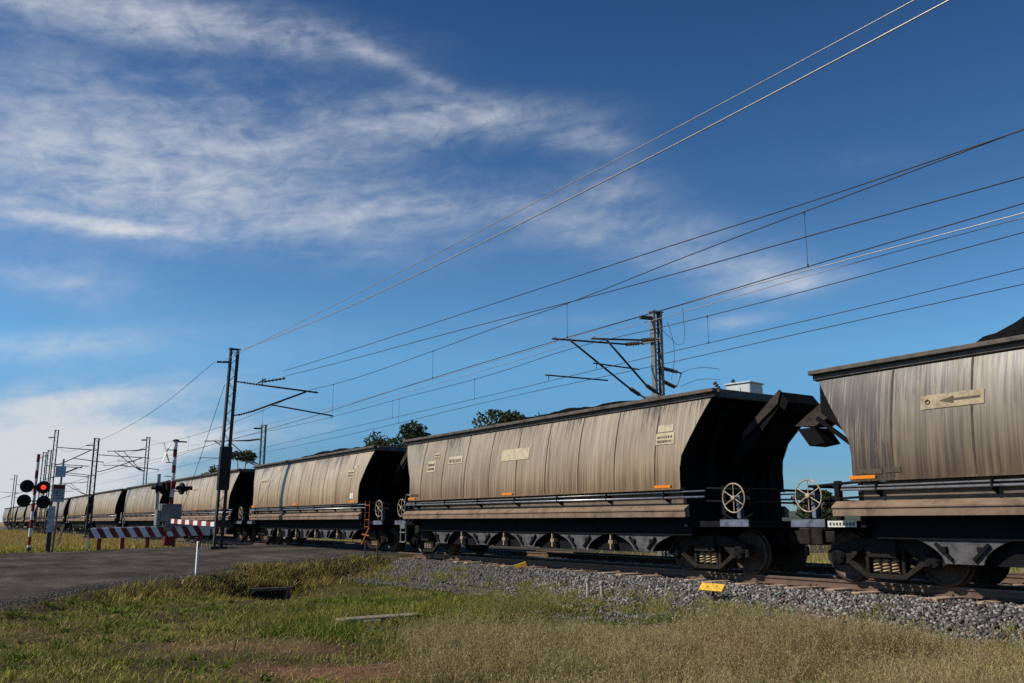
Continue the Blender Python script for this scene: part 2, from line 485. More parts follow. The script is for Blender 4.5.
# road
ry = np.concatenate([np.arange(-40, -2, 1.0), np.arange(-2, 26, .22), np.arange(26, 61, 2.0)])
rows = []
NS = 40
for y in ry:
    n0 = np.interp(y, ROAD_Y, ROAD_NEAR) + .22 * wob(y * 1.7, 3.0) + .10 * wob(y * 6, 1.0)
    f0 = np.interp(y, ROAD_Y, ROAD_FAR) + .3 * wob(y * 1.3, 8.0)
    s = np.linspace(0, 1, NS)
    xs = n0 + (f0 - n0) * s
    z = road_z(y) + .012 * np.sin(s * PI) + .010 * wob(xs, np.full_like(xs, y), 1.2)
    z[0] -= .05; z[-1] -= .05
    rows.append(np.stack([xs, np.full_like(xs, y), z], -1))
RV = np.concatenate(rows); ri = np.arange(len(RV)).reshape(len(ry), NS)
rf = np.stack([ri[:-1, :-1], ri[:-1, 1:], ri[1:, 1:], ri[1:, :-1]], -1).reshape(-1, 4)
cen = RV[rf].mean(1)
keep = ~((np.abs(cen[:, 1] - TC) < .75) & (np.abs(np.abs(cen[:, 1] - TC) - .535) < .12))
tag(big_mesh('road', RV, rf, MT['road'], smooth=True), kind='structure')

# ballast bed
def strip(x0, x1, name):
    ys = np.array([11.6, 12.0, 12.4, 12.8, 13.13, 14.43, 16.43, 18.43, 19.73, 20.4, 21.3])
    xs = np.arange(x0, x1 + .1, 1.0)
    X, Y = np.meshgrid(xs, ys, indexing='ij'); Z = formation(Y) + .025 + .02 * wob(X, Y, 1.5)
    i = np.arange(X.size).reshape(X.shape)
    f = np.stack([i[:-1, :-1], i[1:, :-1], i[1:, 1:], i[:-1, 1:]], -1).reshape(-1, 4)
    return tag(big_mesh(name, np.stack([X, Y, Z], -1).reshape(-1, 3), f, MT['bed'], smooth=True), kind='structure')
strip(-27, 40, 'ballast_bed'); strip(-260, -41, 'ballast_bed')

# loose ballast stones
def stones(n, xr, yr, smin, smax, seed, zfun, tone_lo=0, tone_hi=1):
    g = np.random.default_rng(seed)
    x = g.uniform(*xr, n); y = g.uniform(*yr, n)
    z = zfun(x, y)
    c = np.stack([x, y, z], -1)
    unit = np.array([[a, b, d] for a in (-1, 1) for b in (-1, 1) for d in (-1, 1)], float)
    s = g.uniform(smin, smax, (n, 1, 3)) * g.uniform(.75, 1.35, (n, 1, 1))
    P = unit[None] * s * g.uniform(.5, 1.0, (n, 8, 3))
    q = g.normal(size=(n, 4)); q /= np.linalg.norm(q, axis=1, keepdims=True)
    w, a, b, d = q.T
    R = np.stack([np.stack([1 - 2 * (b * b + d * d), 2 * (a * b - d * w), 2 * (a * d + b * w)], -1),
                  np.stack([2 * (a * b + d * w), 1 - 2 * (a * a + d * d), 2 * (b * d - a * w)], -1),
                  np.stack([2 * (a * d - b * w), 2 * (b * d + a * w), 1 - 2 * (a * a + b * b)], -1)], 1)
    P = np.einsum('nij,nkj->nki', R, P) + c[:, None]
    Fq = np.array([(0, 1, 3, 2), (4, 6, 7, 5), (0, 4, 5, 1), (2, 3, 7, 6), (0, 2, 6, 4), (1, 5, 7, 3)])
    Fa = (Fq[None] + 8 * np.arange(n)[:, None, None]).reshape(-1, 4)
    tone = np.repeat(g.uniform(tone_lo, tone_hi, n), 8)
    return P.reshape(-1, 3), Fa, tone
def cat(parts):
    vs, fs, ts, o = [], [], [], 0
    for v, f, t in parts:
        vs.append(v); fs.append(f + o); ts.append(t); o += len(v)
    return np.concatenate(vs), np.concatenate(fs), np.concatenate(ts)
zf = lambda x, y: formation(y) + .03 + RNG.uniform(0, .035, len(x))
parts = [stones(30000, (-27.4, -3.5), (11.9, 13.5), .014, .032, 5, zf),
         stones(7000, (-28.5, -3.5), (10.9, 12.0), .012, .030, 6, lambda x, y: height(x, y) + .015),
         stones(6000, (-26.5, -3.5), (13.5, 15.6), .016, .034, 8, zf),
         stones(2500, (-24, -9), (16.5, 21), .018, .036, 9, zf)]
v_, f_, t_ = cat(parts)
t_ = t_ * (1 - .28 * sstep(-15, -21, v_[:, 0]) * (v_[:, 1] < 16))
t_ = t_ * np.where(v_[:, 1] > 13.6, .3, 1.0)  # shade under the train painted into the stones there and beyond
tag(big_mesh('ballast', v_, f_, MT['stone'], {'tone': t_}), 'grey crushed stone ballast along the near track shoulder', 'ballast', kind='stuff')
# gravel strewn along the road edge and the dirt patches
ny_ = RNG.uniform(-1, 13, 5200)
nxp = np.interp(ny_, ROAD_Y, ROAD_NEAR) + RNG.normal(-.3, .55, 5200)
gi = iter([0])
def gz(x, y): return np.maximum(height(x, y), 0 * x - 9) + .012
g1 = stones(5200, (0, 1), (0, 1), .005, .014, 21, lambda x, y: 0 * x)
dz = np.where(nxp < np.interp(ny_, ROAD_Y, ROAD_NEAR), road_z(ny_) + .008, height(nxp, ny_) + .008)
cent = g1[0].reshape(-1, 8, 3).mean(1)
g1v = g1[0].reshape(-1, 8, 3) - cent[:, None] + np.stack([nxp, ny_, dz], -1)[:, None]
def scatter(mask, n, box_, seed, smin=.006, smax=.016):
    g = np.random.default_rng(seed)
    x = g.uniform(box_[0], box_[1], n); y = g.uniform(box_[2], box_[3], n)
    k = g.uniform(0, 1, n) < mask(x, y); x, y = x[k], y[k]
    s = stones(len(x), (0, 1), (0, 1), smin, smax, seed + 1, lambda a, b: 0 * a)
    P = s[0].reshape(-1, 8, 3); P = P - P.mean(1, keepdims=True) + np.stack([x, y, height(x, y) + .006], -1)[:, None]
    return P.reshape(-1, 3), s[1], s[2]
parts = [(g1v.reshape(-1, 3), g1[1], g1[2] * .62),
         scatter(ash_mask, 12000, (-15.5, -8, 8.0, 11.6), 31),
         scatter(lambda x, y: spot(x, y, -11.5, 3.4, 2.4, 1.0, .7, .5) * .8, 2200, (-16, -7, 1.5, 6), 33, .004, .010)]
v_, f_, t_ = cat(parts)
tag(big_mesh('gravel', v_, f_, MT['stone'], {'tone': t_}), 'loose gravel strewn along the road edge and bare patches', 'gravel', kind='stuff')

# ------------------------------------------------------------------ rails and sleepers
def rail(y, x0, x1, label, group):
    b = MB()
    b.prism([(y - .065, -.10), (y + .065, -.10), (y + .065, -.088), (y + .012, -.07), (y + .012, .0), (y + .034, .01), (y + .034, .045), (y - .034, .045), (y - .034, .01), (y - .012, 0), (y - .012, -.07), (y - .065, -.088)], 'x', x0, x1)
    b.mi = 1; b.box(x0, x1, y - .032, y + .032, .0455, .05)
    return tag(b.build('rail', [MT['rail'], MT['rail_top']]), label, 'rail', group)
rail(TC - .535, -260, 40, 'rusty brown rail nearest the ballast shoulder, in front of the wheels', 'rails of both tracks')
rail(TC + .535, -260, 40, 'far rail of the track the hopper wagons stand on', 'rails of both tracks')
rail(TC2 - .535, -260, 40, 'nearer rail of the empty track behind the train', 'rails of both tracks')
rail(TC2 + .535, -260, 40, 'farthest rail of the empty track behind the train', 'rails of both tracks')
sb = MB()
sb.prism([(-.12, -.22), (.12, -.22), (.105, -.105), (-.105, -.105)], 'y', -1.18, 1.05)
s0 = sb.build('railway_sleeper', MT['sleeper'], bevel=.012)
for sy in (-.535, .535):
    for k in (-1, 1):
        fb = MB(); fb.box(-.05, .05, sy + k * .09 - .028, sy + k * .09 + .028, -.104, -.07); fb.build('rail_clip', MT['rail'], s0)
n_sl = 0
x = -26.6
while x < -3:
    o = s0 if n_sl == 0 else copy_tree(s0)
    o.location = (x + random.uniform(-.03, .03), TC + random.uniform(-.12, .12), random.uniform(-.03, .02) + .012)
    tag(o, 'dusty brown concrete sleeper, its end poking from the ballast under the near rails', 'sleeper', 'sleepers under the near track')
    n_sl += 1; x += .685
x = -23.5
while x < -9:
    o = copy_tree(s0); o.location = (x, TC2, 0)
    tag(o, 'dusty sleeper under the empty track behind the train', 'sleeper', 'sleepers under the far track'); x += .685

# ------------------------------------------------------------------ hopper wagon
L_W = 16.26
PROF = [(1.325, 3.60), (1.395, 3.38), (1.455, 3.14), (1.505, 2.90), (1.545, 2.66), (1.575, 2.42), (1.595, 2.16), (1.60, 1.92), (1.595, 1.76)]
def xhalf(z):
    if z >= 2.35: return 6.10 + (z - 2.35) * (6.86 - 6.10) / (3.6 - 2.35)
    return 6.10 - .0 * (2.35 - z)
def body_mesh():
    b = MB()
    NX = 12
    for sy in (-1, 1):
        vs, fs = [], []
        for (hw, z) in PROF:
            for i in range(NX + 1):
                vs.append((-xhalf(z) + 2 * xhalf(z) * i / NX, sy * hw, z))
        for j in range(len(PROF) - 1):
            for i in range(NX):
                a = j * (NX + 1) + i; fs.append((a, a + 1, a + NX + 2, a + NX + 1))
        b.add(vs, fs)
    b.mi = 1  # end sheets: their shade is painted as near black
    for sx in (-1, 1):
        vs, fs = [], []
        for (hw, z) in PROF:
            vs += [(sx * (xhalf(z) - .015), -hw + .004, z), (sx * (xhalf(z) - .015), hw - .004, z)]
        for j in range(len(PROF) - 1): fs.append((2 * j, 2 * j + 1, 2 * j + 3, 2 * j + 2))
        b.add(vs, fs)
    # floor of the load space and the underside
    b.add([(-6.7, -1.36, 3.35), (6.7, -1.36, 3.35), (6.7, 1.36, 3.35), (-6.7, 1.36, 3.35)], [(0, 1, 2, 3)])
    b.add([(-6.08, -1.55, 1.765), (6.08, -1.55, 1.765), (6.08, 1.55, 1.765), (-6.08, 1.55, 1.765)], [(0, 1, 2, 3)])
    b.mi = 2
    for i in range(9):
        xs = -5.35 + i * 10.7 / 8
        for sy in (-1, 1):
            vs, fs = [], []
            for (hw, z) in PROF:
                for dx, dy in ((-.022, -.01), (-.016, .007), (.016, .007), (.022, -.01)):
                    vs.append((xs + dx, sy * (hw + dy), z - .005))
            for j in range(len(PROF) - 1):
                for q in range(3): fs.append((4 * j + q, 4 * j + q + 1, 4 * j + q + 5, 4 * j + q + 4))
            b.add(vs, fs)
    # lower edge flange
    b.mi = 0
    for sy in (-1, 1):
        y0, y1 = sorted((sy * 1.50, sy * 1.625))
        b.box(-6.12, 6.12, y0, y1, 1.725, 1.758)
    return b

def side_sheet_strip(b, x0, x1, z0, z1, out=.008, sy=-1, n=3):
    """a thin plate that follows the curved side sheet"""
    pr = PROF[::-1]
    zs = [z for _, z in pr]; hs = [h for h, _ in pr]
    vs, fs = [], []
    for j in range(n + 1):
        z = z0 + (z1 - z0) * j / n; h = float(np.interp(z, zs, hs))
        for o in (out - .02, out):
            vs += [(x0, sy * (h + o), z), (x1, sy * (h + o), z)]
    for j in range(n):
        a, c = 4 * j, 4 * j + 4
        fs += [(a + 2, a + 3, c + 3, c + 2), (a, a + 2, c + 2, c), (a + 1, c + 1, c + 3, a + 3)]
    fs += [(0, 1, 3, 2), (4 * n, 4 * n + 2, 4 * n + 3, 4 * n + 1)]
    b.add(vs, fs)

def make_bogie(root, sx):
    b = MB()
    for sy in (-1, 1):
        y0, y1 = sorted((sy * .80, sy * .92))
        # cast side frame: top chord, sloping legs, spring seat
        b.prism([(-1.12, .56), (-1.12, .40), (-.98, .36), (-.70, .36), (-.40, .62), (.40, .62), (.70, .36), (.98, .36), (1.12, .40), (1.12, .56), (.95, .66), (.55, .80), (-.55, .80), (-.95, .66)], 'y', y0, y1)
        b.prism([(-.72, .37), (-.36, .13), (.36, .13), (.72, .37), (.62, .42), (.34, .215), (-.34, .215), (-.62, .42)], 'y', y0, y1)
        for s in (-1, 1):
            x0, x1 = sorted((s * .30, s * .37))
            b.box(x0, x1, y0 + .01, y1 - .01, .2, .63)
    b.box(-.28, .28, -1.0, 1.0, .48, .80)       # bolster
    b.box(-.16, .16, -.72, .72, .8, .94)
    o = b.build('bogie', MT['bogie'], root, (sx * 6.1, 0, 0), bevel=.012)
    for ax in (-.88, .88):
        for sy in (-1, 1):
            w = MB()
            w.lathe([(.46, .055), (.455, .03), (.425, .02), (.42, -.055), (.385, -.065), (.36, -.04), (.30, -.015), (.16, -.02), (.13, -.06), (.07, -.065)] if sy < 0 else
                    [(.46, -.055), (.455, -.03), (.425, -.02), (.42, .055), (.385, .065), (.36, .04), (.30, .015), (.16, .02), (.13, .06), (.07, .065)], (0, 0, 0), 'y', 32)
            w.build('wheel', MT['wheel'], o, (ax, sy * .56, .47), smooth=True)
        a = MB(); a.tube((0, -.95, 0), (0, .95, 0), .075, 12)
        for sy in (-1, 1):
            a.lathe([(.13, sy * .78), (.15, sy * .84), (.15, sy * .93), (.12, sy * .97), (.05, sy * .98)], (0, 0, 0), 'y', 14)
            for k in range(3):
                an = k * 2.094
                a.tube((.08 * math.cos(an), sy * .97, .08 * math.sin(an)), (.08 * math.cos(an), sy * 1.0, .08 * math.sin(an)), .02, 6)
        a.build('axle', MT['under'], o, (ax, 0, .47))
    for sy in (-1, 1):
        for k in range(3):
            sp = MB()
            turns, n = 4.5, 50
            pts = [(.055 * math.cos(2 * PI * turns * i / n), .055 * math.sin(2 * PI * turns * i / n), .235 * i / n) for i in range(n + 1)]
            sp.poly(pts, .017, 6)
            sp.build('spring', MT['spring'], o, ((k - 1) * .17, sy * .86, .228), smooth='all')
    return o

def make_wagon():
    root = thing('hopper_wagon', 'tan hopper wagon', 'wagon')
    body = body_mesh().build('hopper_body', [MT['side'], MT['black'], MT['seam']], root, smooth=True)
    # rim: a flanged beam round the top
    r = MB()
    for sy in (-1, 1):
        y0, y1 = sorted((sy * 1.30, sy * 1.455)); r.box(-6.97, 6.97, y0, y1, 3.655, 3.735)
        y0, y1 = sorted((sy * 1.25, sy * 1.375)); r.box(-6.93, 6.93, y0, y1, 3.56, 3.654)
    for sx in (-1, 1):
        x0, x1 = sorted((sx * 6.83, sx * 6.97)); r.box(x0, x1, -1.248, 1.248, 3.56, 3.73)
    r.build('top_rim', MT['rim'], root, bevel=.012)
    for sy in (-1, 1):
        s = MB()
        s.prism([(sy * 1.47, 1.415), (sy * 1.60, 1.335), (sy * 1.612, 1.325), (sy * 1.612, 1.30), (sy * 1.59, 1.29), (sy * 1.59, 1.17), (sy * 1.46, 1.17)], 'x', -6.55, 6.2)
        s.mi = 1; s.box(-6.1, 6.1, *sorted((sy * 1.40, sy * 1.45)), 1.418, 1.72)
        s.build('side_sill', [MT['sill'], MT['sill_low']], root)
        for zz, yy, rr, tl in ((1.665, 1.565, .017, .012), (1.58, 1.585, .021, -.02)):
            p = MB(); p.tube((-6.35, sy * yy, zz - tl), (6.75, sy * yy, zz + tl), rr, 8)
            p.build('brake_pipe', MT['pipe'], root, smooth='all')
        if sy < 0:
            for i in range(7):
                c = MB(); xx = -5.7 + i * 1.88
                c.prism([(-1.452, 1.70), (-1.61, 1.69), (-1.61, 1.55), (-1.452, 1.47)], 'x', xx, xx + .03)
                c.build('pipe_bracket', MT['under'], root)
        for xx in (-5.9, -.35, 5.6):
            q = MB(); q.box(xx - .24, xx + .24, *sorted((sy * 1.60, sy * 1.632)), 1.76, 1.82)
            q.build('reflector', MT['orange'], root, bevel=.006)
    # underframe: web plates, hoppers, centre sill
    u = MB()
    u.box(-6.05, 6.05, -1.26, 1.26, .80, 1.168)
    u.box(-7.55, 7.55, -.24, .24, .62, .98)
    u.box(-6.12, -6.02, -1.45, 1.45, .98, 1.75); u.box(6.02, 6.12, -1.45, 1.45, .98, 1.75)
    for xx in (-3.4, -1.12, 1.12, 3.4):
        u.prism([(xx - 1.05, .8), (xx + 1.05, .8), (xx + .75, .42), (xx - .75, .42)], 'y', -1.08, 1.08)
    u.tube((-4.6, -1.05, .62), (4.6, -1.05, .60), .03, 8)
    u.tube((.9, .2, .58), (2.2, .2, .58), .2, 14)
    u.box(-4.9, -4.3, -1.22, -.7, .45, .8)
    u.build('underframe', MT['under'], root)
    # discharge plates: inverted trapezoids with scooped flanks
    xs = [-4.55, -2.25, 0, 2.25, 4.5]
    for i, xc in enumerate(xs):
        wt, wb, n = 1.06, .30, 8
        if i == 0: wt = .8
        pts = [(xc - wt, .80), (xc + wt, .80)]
        for k in range(1, n + 1):
            a = k / n; pts.append((xc + wb + (wt - wb) * (1 - math.sin(a * PI / 2)) ** .9, .80 - .36 * (1 - math.cos(a * PI / 2)) ** .8))
        for k in range(n, 0, -1):
            a = k / n; pts.append((xc - wb - (wt - wb) * (1 - math.sin(a * PI / 2)) ** .9, .80 - .36 * (1 - math.cos(a * PI / 2)) ** .8))
        for sy in (-1, 1):
            d = MB(); d.prism(pts, 'y', *sorted((sy * 1.20, sy * 1.225)))
            d.build('discharge_chute', MT['chute'], root)
            if sy > 0: continue
            for s in (-1, 1):
                e = MB(); e.bar((xc + s * .42, sy * 1.25, .74), (xc + s * .17, sy * 1.25, .50), .045, .05)
                e.box(xc + s * .30 - .06, xc + s * .30 + .06, *sorted((sy * 1.226, sy * 1.27)), .62, .70)
                e.build('hinge', MT['under'], root)
    for xc in (-3.4, -1.12, 1.12, 3.4):
        d = MB(); d.box(xc - .022, xc + .022, -1.24, -1.20, .46, .80); d.box(xc - .07, xc + .07, -1.235, -1.1, .58, .66)
        d.build('door_rod', MT['spring'], root)
    # ends
    for sx in (-1, 1):
        p = MB(); p.box(*sorted((sx * 6.13, sx * 7.62)), -1.30, 1.34, .965, 1.09); p.mi = 1
        p.box(*sorted((sx * 6.9, sx * 7.64)), -1.345, -1.302, .975, 1.125)  # pale blue kept to the sunlit stretch, shade painted dark on the rest
        p.build('end_platform', [MT['under'], MT['blue']], root, bevel=.008)
        h = MB()
        for yy in (-.95, .95):
            h.box(*sorted((sx * 7.30, sx * 7.38)), yy - .04, yy + .04, 1.10, 1.72)
        h.box(*sorted((sx * 6.75, sx * 6.85)), -1.1, -1.0, 1.10, 1.78)
        h.tube((sx * 7.34, -1.15, 1.70), (sx * 7.34, 1.15, 1.70), .025, 8)
        h.tube((sx * 7.34, -1.15, 1.45), (sx * 7.34, 1.15, 1.45), .02, 8)
        h.tube((sx * 6.1, -1.08, 1.76), (sx * 7.34, -1.08, 1.70), .025, 8)
        h.tube((sx * 6.1, -1.08, 1.5), (sx * 7.34, -1.08, 1.45), .02, 8)
        h.build('handrail', MT['under'], root)
        w = MB()
        c = (0, 0, 0)
        w.ring(c, .28, .0125, 'y', 36, 8)
        for k in range(6):
            a = PI / 6 + k * PI / 3
            w.tube((.045 * math.cos(a), .0, .045 * math.sin(a)), (.275 * math.cos(a), 0, .275 * math.sin(a)), .0095, 6)
        w.lathe([(.025, -.04), (.045, -.03), (.045, .03), (.025, .04)], c, 'y', 12)
        bw = w.build('brake_wheel', MT['handwheel'], root, (sx * 7.25, -1.30, 1.53), smooth=True)
        a = MB(); a.tube((0, .04, 0), (0, .3, 0), .025, 8); a.box(-.04, .05, .12, .22, -.42, .06)
        a.build('gear_box', MT['blue'], bw)
        hs = MB()
        pts = [(sx * (6.9 + .12 * i), -1.2, 1.22 - .12 * math.sin(i / 6 * PI) + .0 * i) for i in range(7)]
        hs.poly(pts, .022, 8); hs.build('air_hose', MT['black'], root, smooth='all')
        cp = MB(); cp.box(*sorted((sx * 7.5, sx * 8.0)), -.12, .12, .68, .9); cp.box(*sorted((sx * 7.86, sx * 8.12)), -.2, .16, .64, .95)
        cp.build('coupler', MT['bogie'], root, bevel=.02)
        make_bogie(root, sx)
    # right-hand end: folded spill plate and posts below it
    e = MB()
    e.prism([(6.55, 2.50), (6.86, 2.86), (7.84, 3.62), (8.02, 3.40), (7.92, 3.24), (7.80, 3.34), (7.05, 2.62), (6.55, 2.2)], 'y', -.45, .55)
    e.prism([(6.972, 3.3), (6.972, 3.5), (7.7, 3.5), (7.55, 3.38)], 'y', .56, 1.2)
    e.mi = 1; e.prism([(6.80, 2.72), (6.86, 2.90), (7.84, 3.66), (7.88, 3.63), (7.78, 3.38)], 'y', -.49, -.453)  # paler strip: sunlight on the plate edge, painted in
    e.build('spill_plate', [MT['black'], MT['lit_brown']], root)
    for yy in (-.9, 0, .9):
        e = MB(); e.bar((6.3, yy, 1.1), (6.3, yy, 2.40), .1, .14); e.bar((6.3, yy, 2.36), (6.75, yy, 3.3), .1, .12); e.build('end_stanchion', MT['black'], root)
    for yy in (-.42, .9):
        e = MB(); e.bar((6.2, yy * .6, 1.9), (7.65, yy * .6, 3.22), .07, .1); e.build('plate_strut', MT['black'], root)
    # left-hand end: triangular gussets, struts and hanging chute
    for yy in (-1.30, -.45, .45, 1.28):
        e = MB(); e.prism([(-6.84, 3.55), (-6.10, 2.35), (-6.86, 2.98)], 'y', yy, yy + .03); e.build('end_gusset', MT['black'], root)
    for yy in (-1.1, 1.1):
        e = MB(); e.bar((-7.1, yy, 2.92), (-6.05, yy, 2.12), .06, .07); e.build('end_strut', MT['black'], root)
        e = MB(); e.bar((-6.86, yy, 2.98), (-6.1, yy, 2.75), .06, .06); e.build('end_strut', MT['black'], root)
    e = MB()
    e.mi = 1; e.prism([(-6.98, 3.40), (-7.86, 2.86), (-7.42, 2.82), (-6.98, 3.0)], 'y', -.78, -.30)  # upper chute face in paler brown, painted as sunlit
    e.mi = 0; e.prism([(-7.80, 2.80), (-7.55, 2.46), (-7.22, 2.50), (-7.42, 2.80)], 'y', -.78, -.30)
    e.build('end_chute', [MT['black'], MT['lit_brown']], root)
    return root

W0 = make_wagon()
XC0 = -19.27
wag_labels = {
    -1: 'rust streaked hopper wagon cut by the right picture edge, with an arrow placard',
    0: 'nearest complete tan hopper wagon, several cream placards along its curved side',
    1: 'tan hopper wagon with an orange end ladder, standing across the road',
    2: 'tan hopper wagon partly hidden by the striped boom signal post and the black mast panel',
    3: 'tan hopper wagon seen left of the boom signal post above the striped barrier',
    4: 'fifth complete hopper wagon from the right, above the left end of the striped barrier',
}
ords = ['sixth', 'seventh', 'eighth', 'ninth', 'tenth', 'eleventh', 'twelfth']
for i, k in enumerate(range(5, 12)):
    wag_labels[k] = f'small distant hopper wagon, {ords[i]} complete one counted from the right of the train'
WAG = {}
for k in [0, -1] + list(range(1, 12)):
    o = W0 if k == 0 else copy_tree(W0)
    o.location = (XC0 - L_W * k, TC, 0)
    tag(o, wag_labels[k], 'wagon', 'coal hopper wagons of the train')
    WAG[k] = o
# the body of the nearest wagon on the right is grimier
for ch in WAG[-1].children:
    if ch.name.startswith('hopper_body'):
        ch.data = ch.data.copy(); ch.data.materials[0] = MT['side_grimy']

# steps and grab rail at the left end
e = MB()
e.poly([(-6.75, -1.42, 1.1), (-6.75, -1.42, 1.80), (-6.68, -1.42, 1.92), (-6.5, -1.46, 1.94), (-6.15, -1.52, 1.9)], .018, 8)
e.build('grab_rail', MT['pipe'], WAG[0], smooth='all')
e = MB()
for zz in (.42, .72, 1.02): e.box(-7.02, -6.62, -1.46, -1.38, zz, zz + .04)
for xx in (-7.02, -6.65): e.box(xx, xx + .035, -1.44, -1.40, .42, 1.1)
e.box(-6.98, -6.64, -1.47, -1.42, .86, 1.0)
e.build('step', MT['galv'], WAG[0])
# placards and marks
def plate(k, x0, x1, z0, z1, mat='cream', ink=(), name='placard', label=None):
    b = MB(); cx = WAG[k].location.x
    side_sheet_strip(b, x0 - cx, x1 - cx, z0, z1, .012)
    o = b.build(name, MT[mat], WAG[k])
    if label: o['label'] = label
    if ink:
        q = MB()
        for (u0, u1, w0, w1) in ink:
            side_sheet_strip(q, x0 - cx + (x1 - x0) * u0, x0 - cx + (x1 - x0) * u1, z0 + (z1 - z0) * w0, z0 + (z1 - z0) * w1, .016, n=1)
        q.build('marking', MT['ink'], o)
    return o
rm = random.Random(5)
def smudge(n, rows):
    out = []
    for r in range(rows):
        w0 = .12 + .76 * r / rows
        x = .08
        while x < .9:
            w = rm.uniform(.03, .09)
            out.append((x, min(.94, x + w), w0 + .04, w0 + .5 / rows)); x += w + rm.uniform(.02, .05)
    return out
# arrow placard
ar = plate(-1, -7.84, -6.83, 2.80, 3.02, 'cream_dirty', label='cream placard with a dark arrow pointing left')
q = MB(); cx = WAG[-1].location.x
side_sheet_strip(q, -7.30 - cx, -6.89 - cx, 2.895, 2.930, .017, n=1)
# arrow head built of thin slices that follow the sheet
for i in range(8):
    a = i / 8; side_sheet_strip(q, -7.52 - cx + .22 * a, -7.52 - cx + .22 * (a + 1 / 8), 2.9125 - .062 * (a + .06), 2.9125 + .062 * (a + .06), .017, n=1)
q.build('arrow', MT['ink'], ar)
q = MB()
hw = float(np.interp(2.9, [z for _, z in PROF[::-1]], [h for h, _ in PROF[::-1]]))
q.ring((-7.72 - cx, -hw - .016, 2.91), .035, .009, 'y', 16, 6)
q.build('roundel', MT['ink'], ar)
plate(-1, -9.05, -8.55, 1.84, 1.92, 'ink')
plate(-1, -8.48, -8.22, 1.85, 1.93, 'ink')
plate(0, -24.30, -23.78, 2.58, 2.92, 'cream', smudge(5, 2))
plate(0, -23.95, -23.6, 2.95, 3.15, 'cream', smudge(3, 2))
plate(0, -23.00, -22.18, 2.76, 2.98, 'cream', smudge(6, 1))
plate(0, -20.05, -18.72, 2.68, 2.98, 'cream')
plate(0, -13.92, -13.36, 2.68, 2.92, 'cream', smudge(5, 2))
plate(0, -13.88, -13.42, 2.95, 3.10, 'cream')
plate(0, -25.30, -24.75, 1.86, 1.93, 'ink')
plate(1, -30.6, -30.0, 2.66, 2.95, 'cream', smudge(4, 2))
plate(1, -30.1, -29.8, 2.98, 3.12, 'cream')
plate(1, -30.15, -29.85, 1.9, 2.1, 'pale')
plate(1, -40.9, -39.9, 2.85, 3.0, 'cream', smudge(4, 1))
plate(2, -53.5, -52.5, 2.85, 3.0, 'cream', smudge(4, 1))
plate(3, -71.5, -70.6, 2.8, 3.0, 'cream')
# white number plate on the right wagon's end platform
b = MB(); b.box(-6.82, -6.25, -1.385, -1.373, .985, 1.09); o = b.build('number_plate', MT['pale'], WAG[-1])
b = MB()
for i in range(8): b.box(-6.78 + .065 * i, -6.78 + .065 * i + .038, -1.389, -1.386, 1.012, 1.062)
b.build('marking', MT['ink'], o)
# orange ladder and lever on the second wagon
b = MB()
for xx in (6.45, 6.8): b.tube((xx, -1.45, .85), (xx, -1.45, 1.8), .015, 8)
for zz in (.9, 1.15, 1.4, 1.65): b.tube((6.45, -1.45, zz), (6.8, -1.45, zz), .012, 8)
b.bar((6.3, -1.47, .3), (6.85, -1.47, .85), .05, .05); b.bar((6.28, -1.47, .65), (6.9, -1.47, .6), .04, .04)
b.build('end_ladder', MT['orange_dirty'], WAG[1])

# coal heaps
def coal(k, x0, x1, hgt, seed, label):
    g = random.Random(seed)
    nx_, ny_ = 64, 12
    ph = [g.uniform(0, 6.28) for _ in range(6)]
    vs, fs = [], []
    for i in range(nx_ + 1):
        x = -6.7 + 13.4 * i / nx_
        e = float(sstep(x0 - .2, x0 + (4.2 if k == -1 else 2.2), np.array(x)) * sstep(x1 + .2, x1 - 1.5, np.array(x)))
        for j in range(ny_ + 1):
            y = -1.29 + 2.58 * j / ny_
            c = max(0, 1 - (abs(y) / 1.29) ** 3.2)
            z = 3.42 + (hgt + .10) * e * c * (1 + .14 * math.sin(x * .9 + ph[0]) * .5 + .05 * math.sin(x * 3.1 + ph[1]))
            z += g.uniform(-.05, .05) * (c > 0)
            if j in (0, ny_) or i in (0, nx_): z = 3.40
            vs.append((x, y, z))
    for i in range(nx_):
        for j in range(ny_):
            a = i * (ny_ + 1) + j; fs.append((a, a + 1, a + ny_ + 2, a + ny_ + 1))
    n = len(vs)
    vs += [(-6.7, -1.29, 3.36), (6.7, -1.29, 3.36), (6.7, 1.29, 3.36), (-6.7, 1.29, 3.36)]
    fs.append((n, n + 1, n + 2, n + 3))
    b = MB(); b.add(vs, fs)
    o = b.build('coal_load', MT['coal'])
    o.location = WAG[k].location
    return tag(o, label, 'coal load', 'coal heaped in the wagons')
coal(0, -5.0, 5.2, .455, 1, 'black coal heaped above the rim of the nearest complete wagon with cream placards')
coal(-1, -6.3, 5.8, .97, 2, 'black coal mound above the wagon cut by the right picture edge')
coal(1, -4.2, 6.2, .47, 3, 'black coal heap in the wagon with the orange end ladder')
coal(2, -6.0, 5.5, .40, 4, 'coal heap in the wagon half hidden by the boom signal post and black mast panel')
coal(3, -5.5, 5.0, .38, 5, 'coal heap in the wagon left of the boom signal post')
coal(4, -5.8, 5.8, .30, 6, 'coal heap in the fifth complete wagon from the right')
for i, k in enumerate(range(5, 10)):
    coal(k, -5.5 + .3 * i, 5.6, .28, 10 + k, f'small coal heap in the {ords[i]} complete wagon from the right')

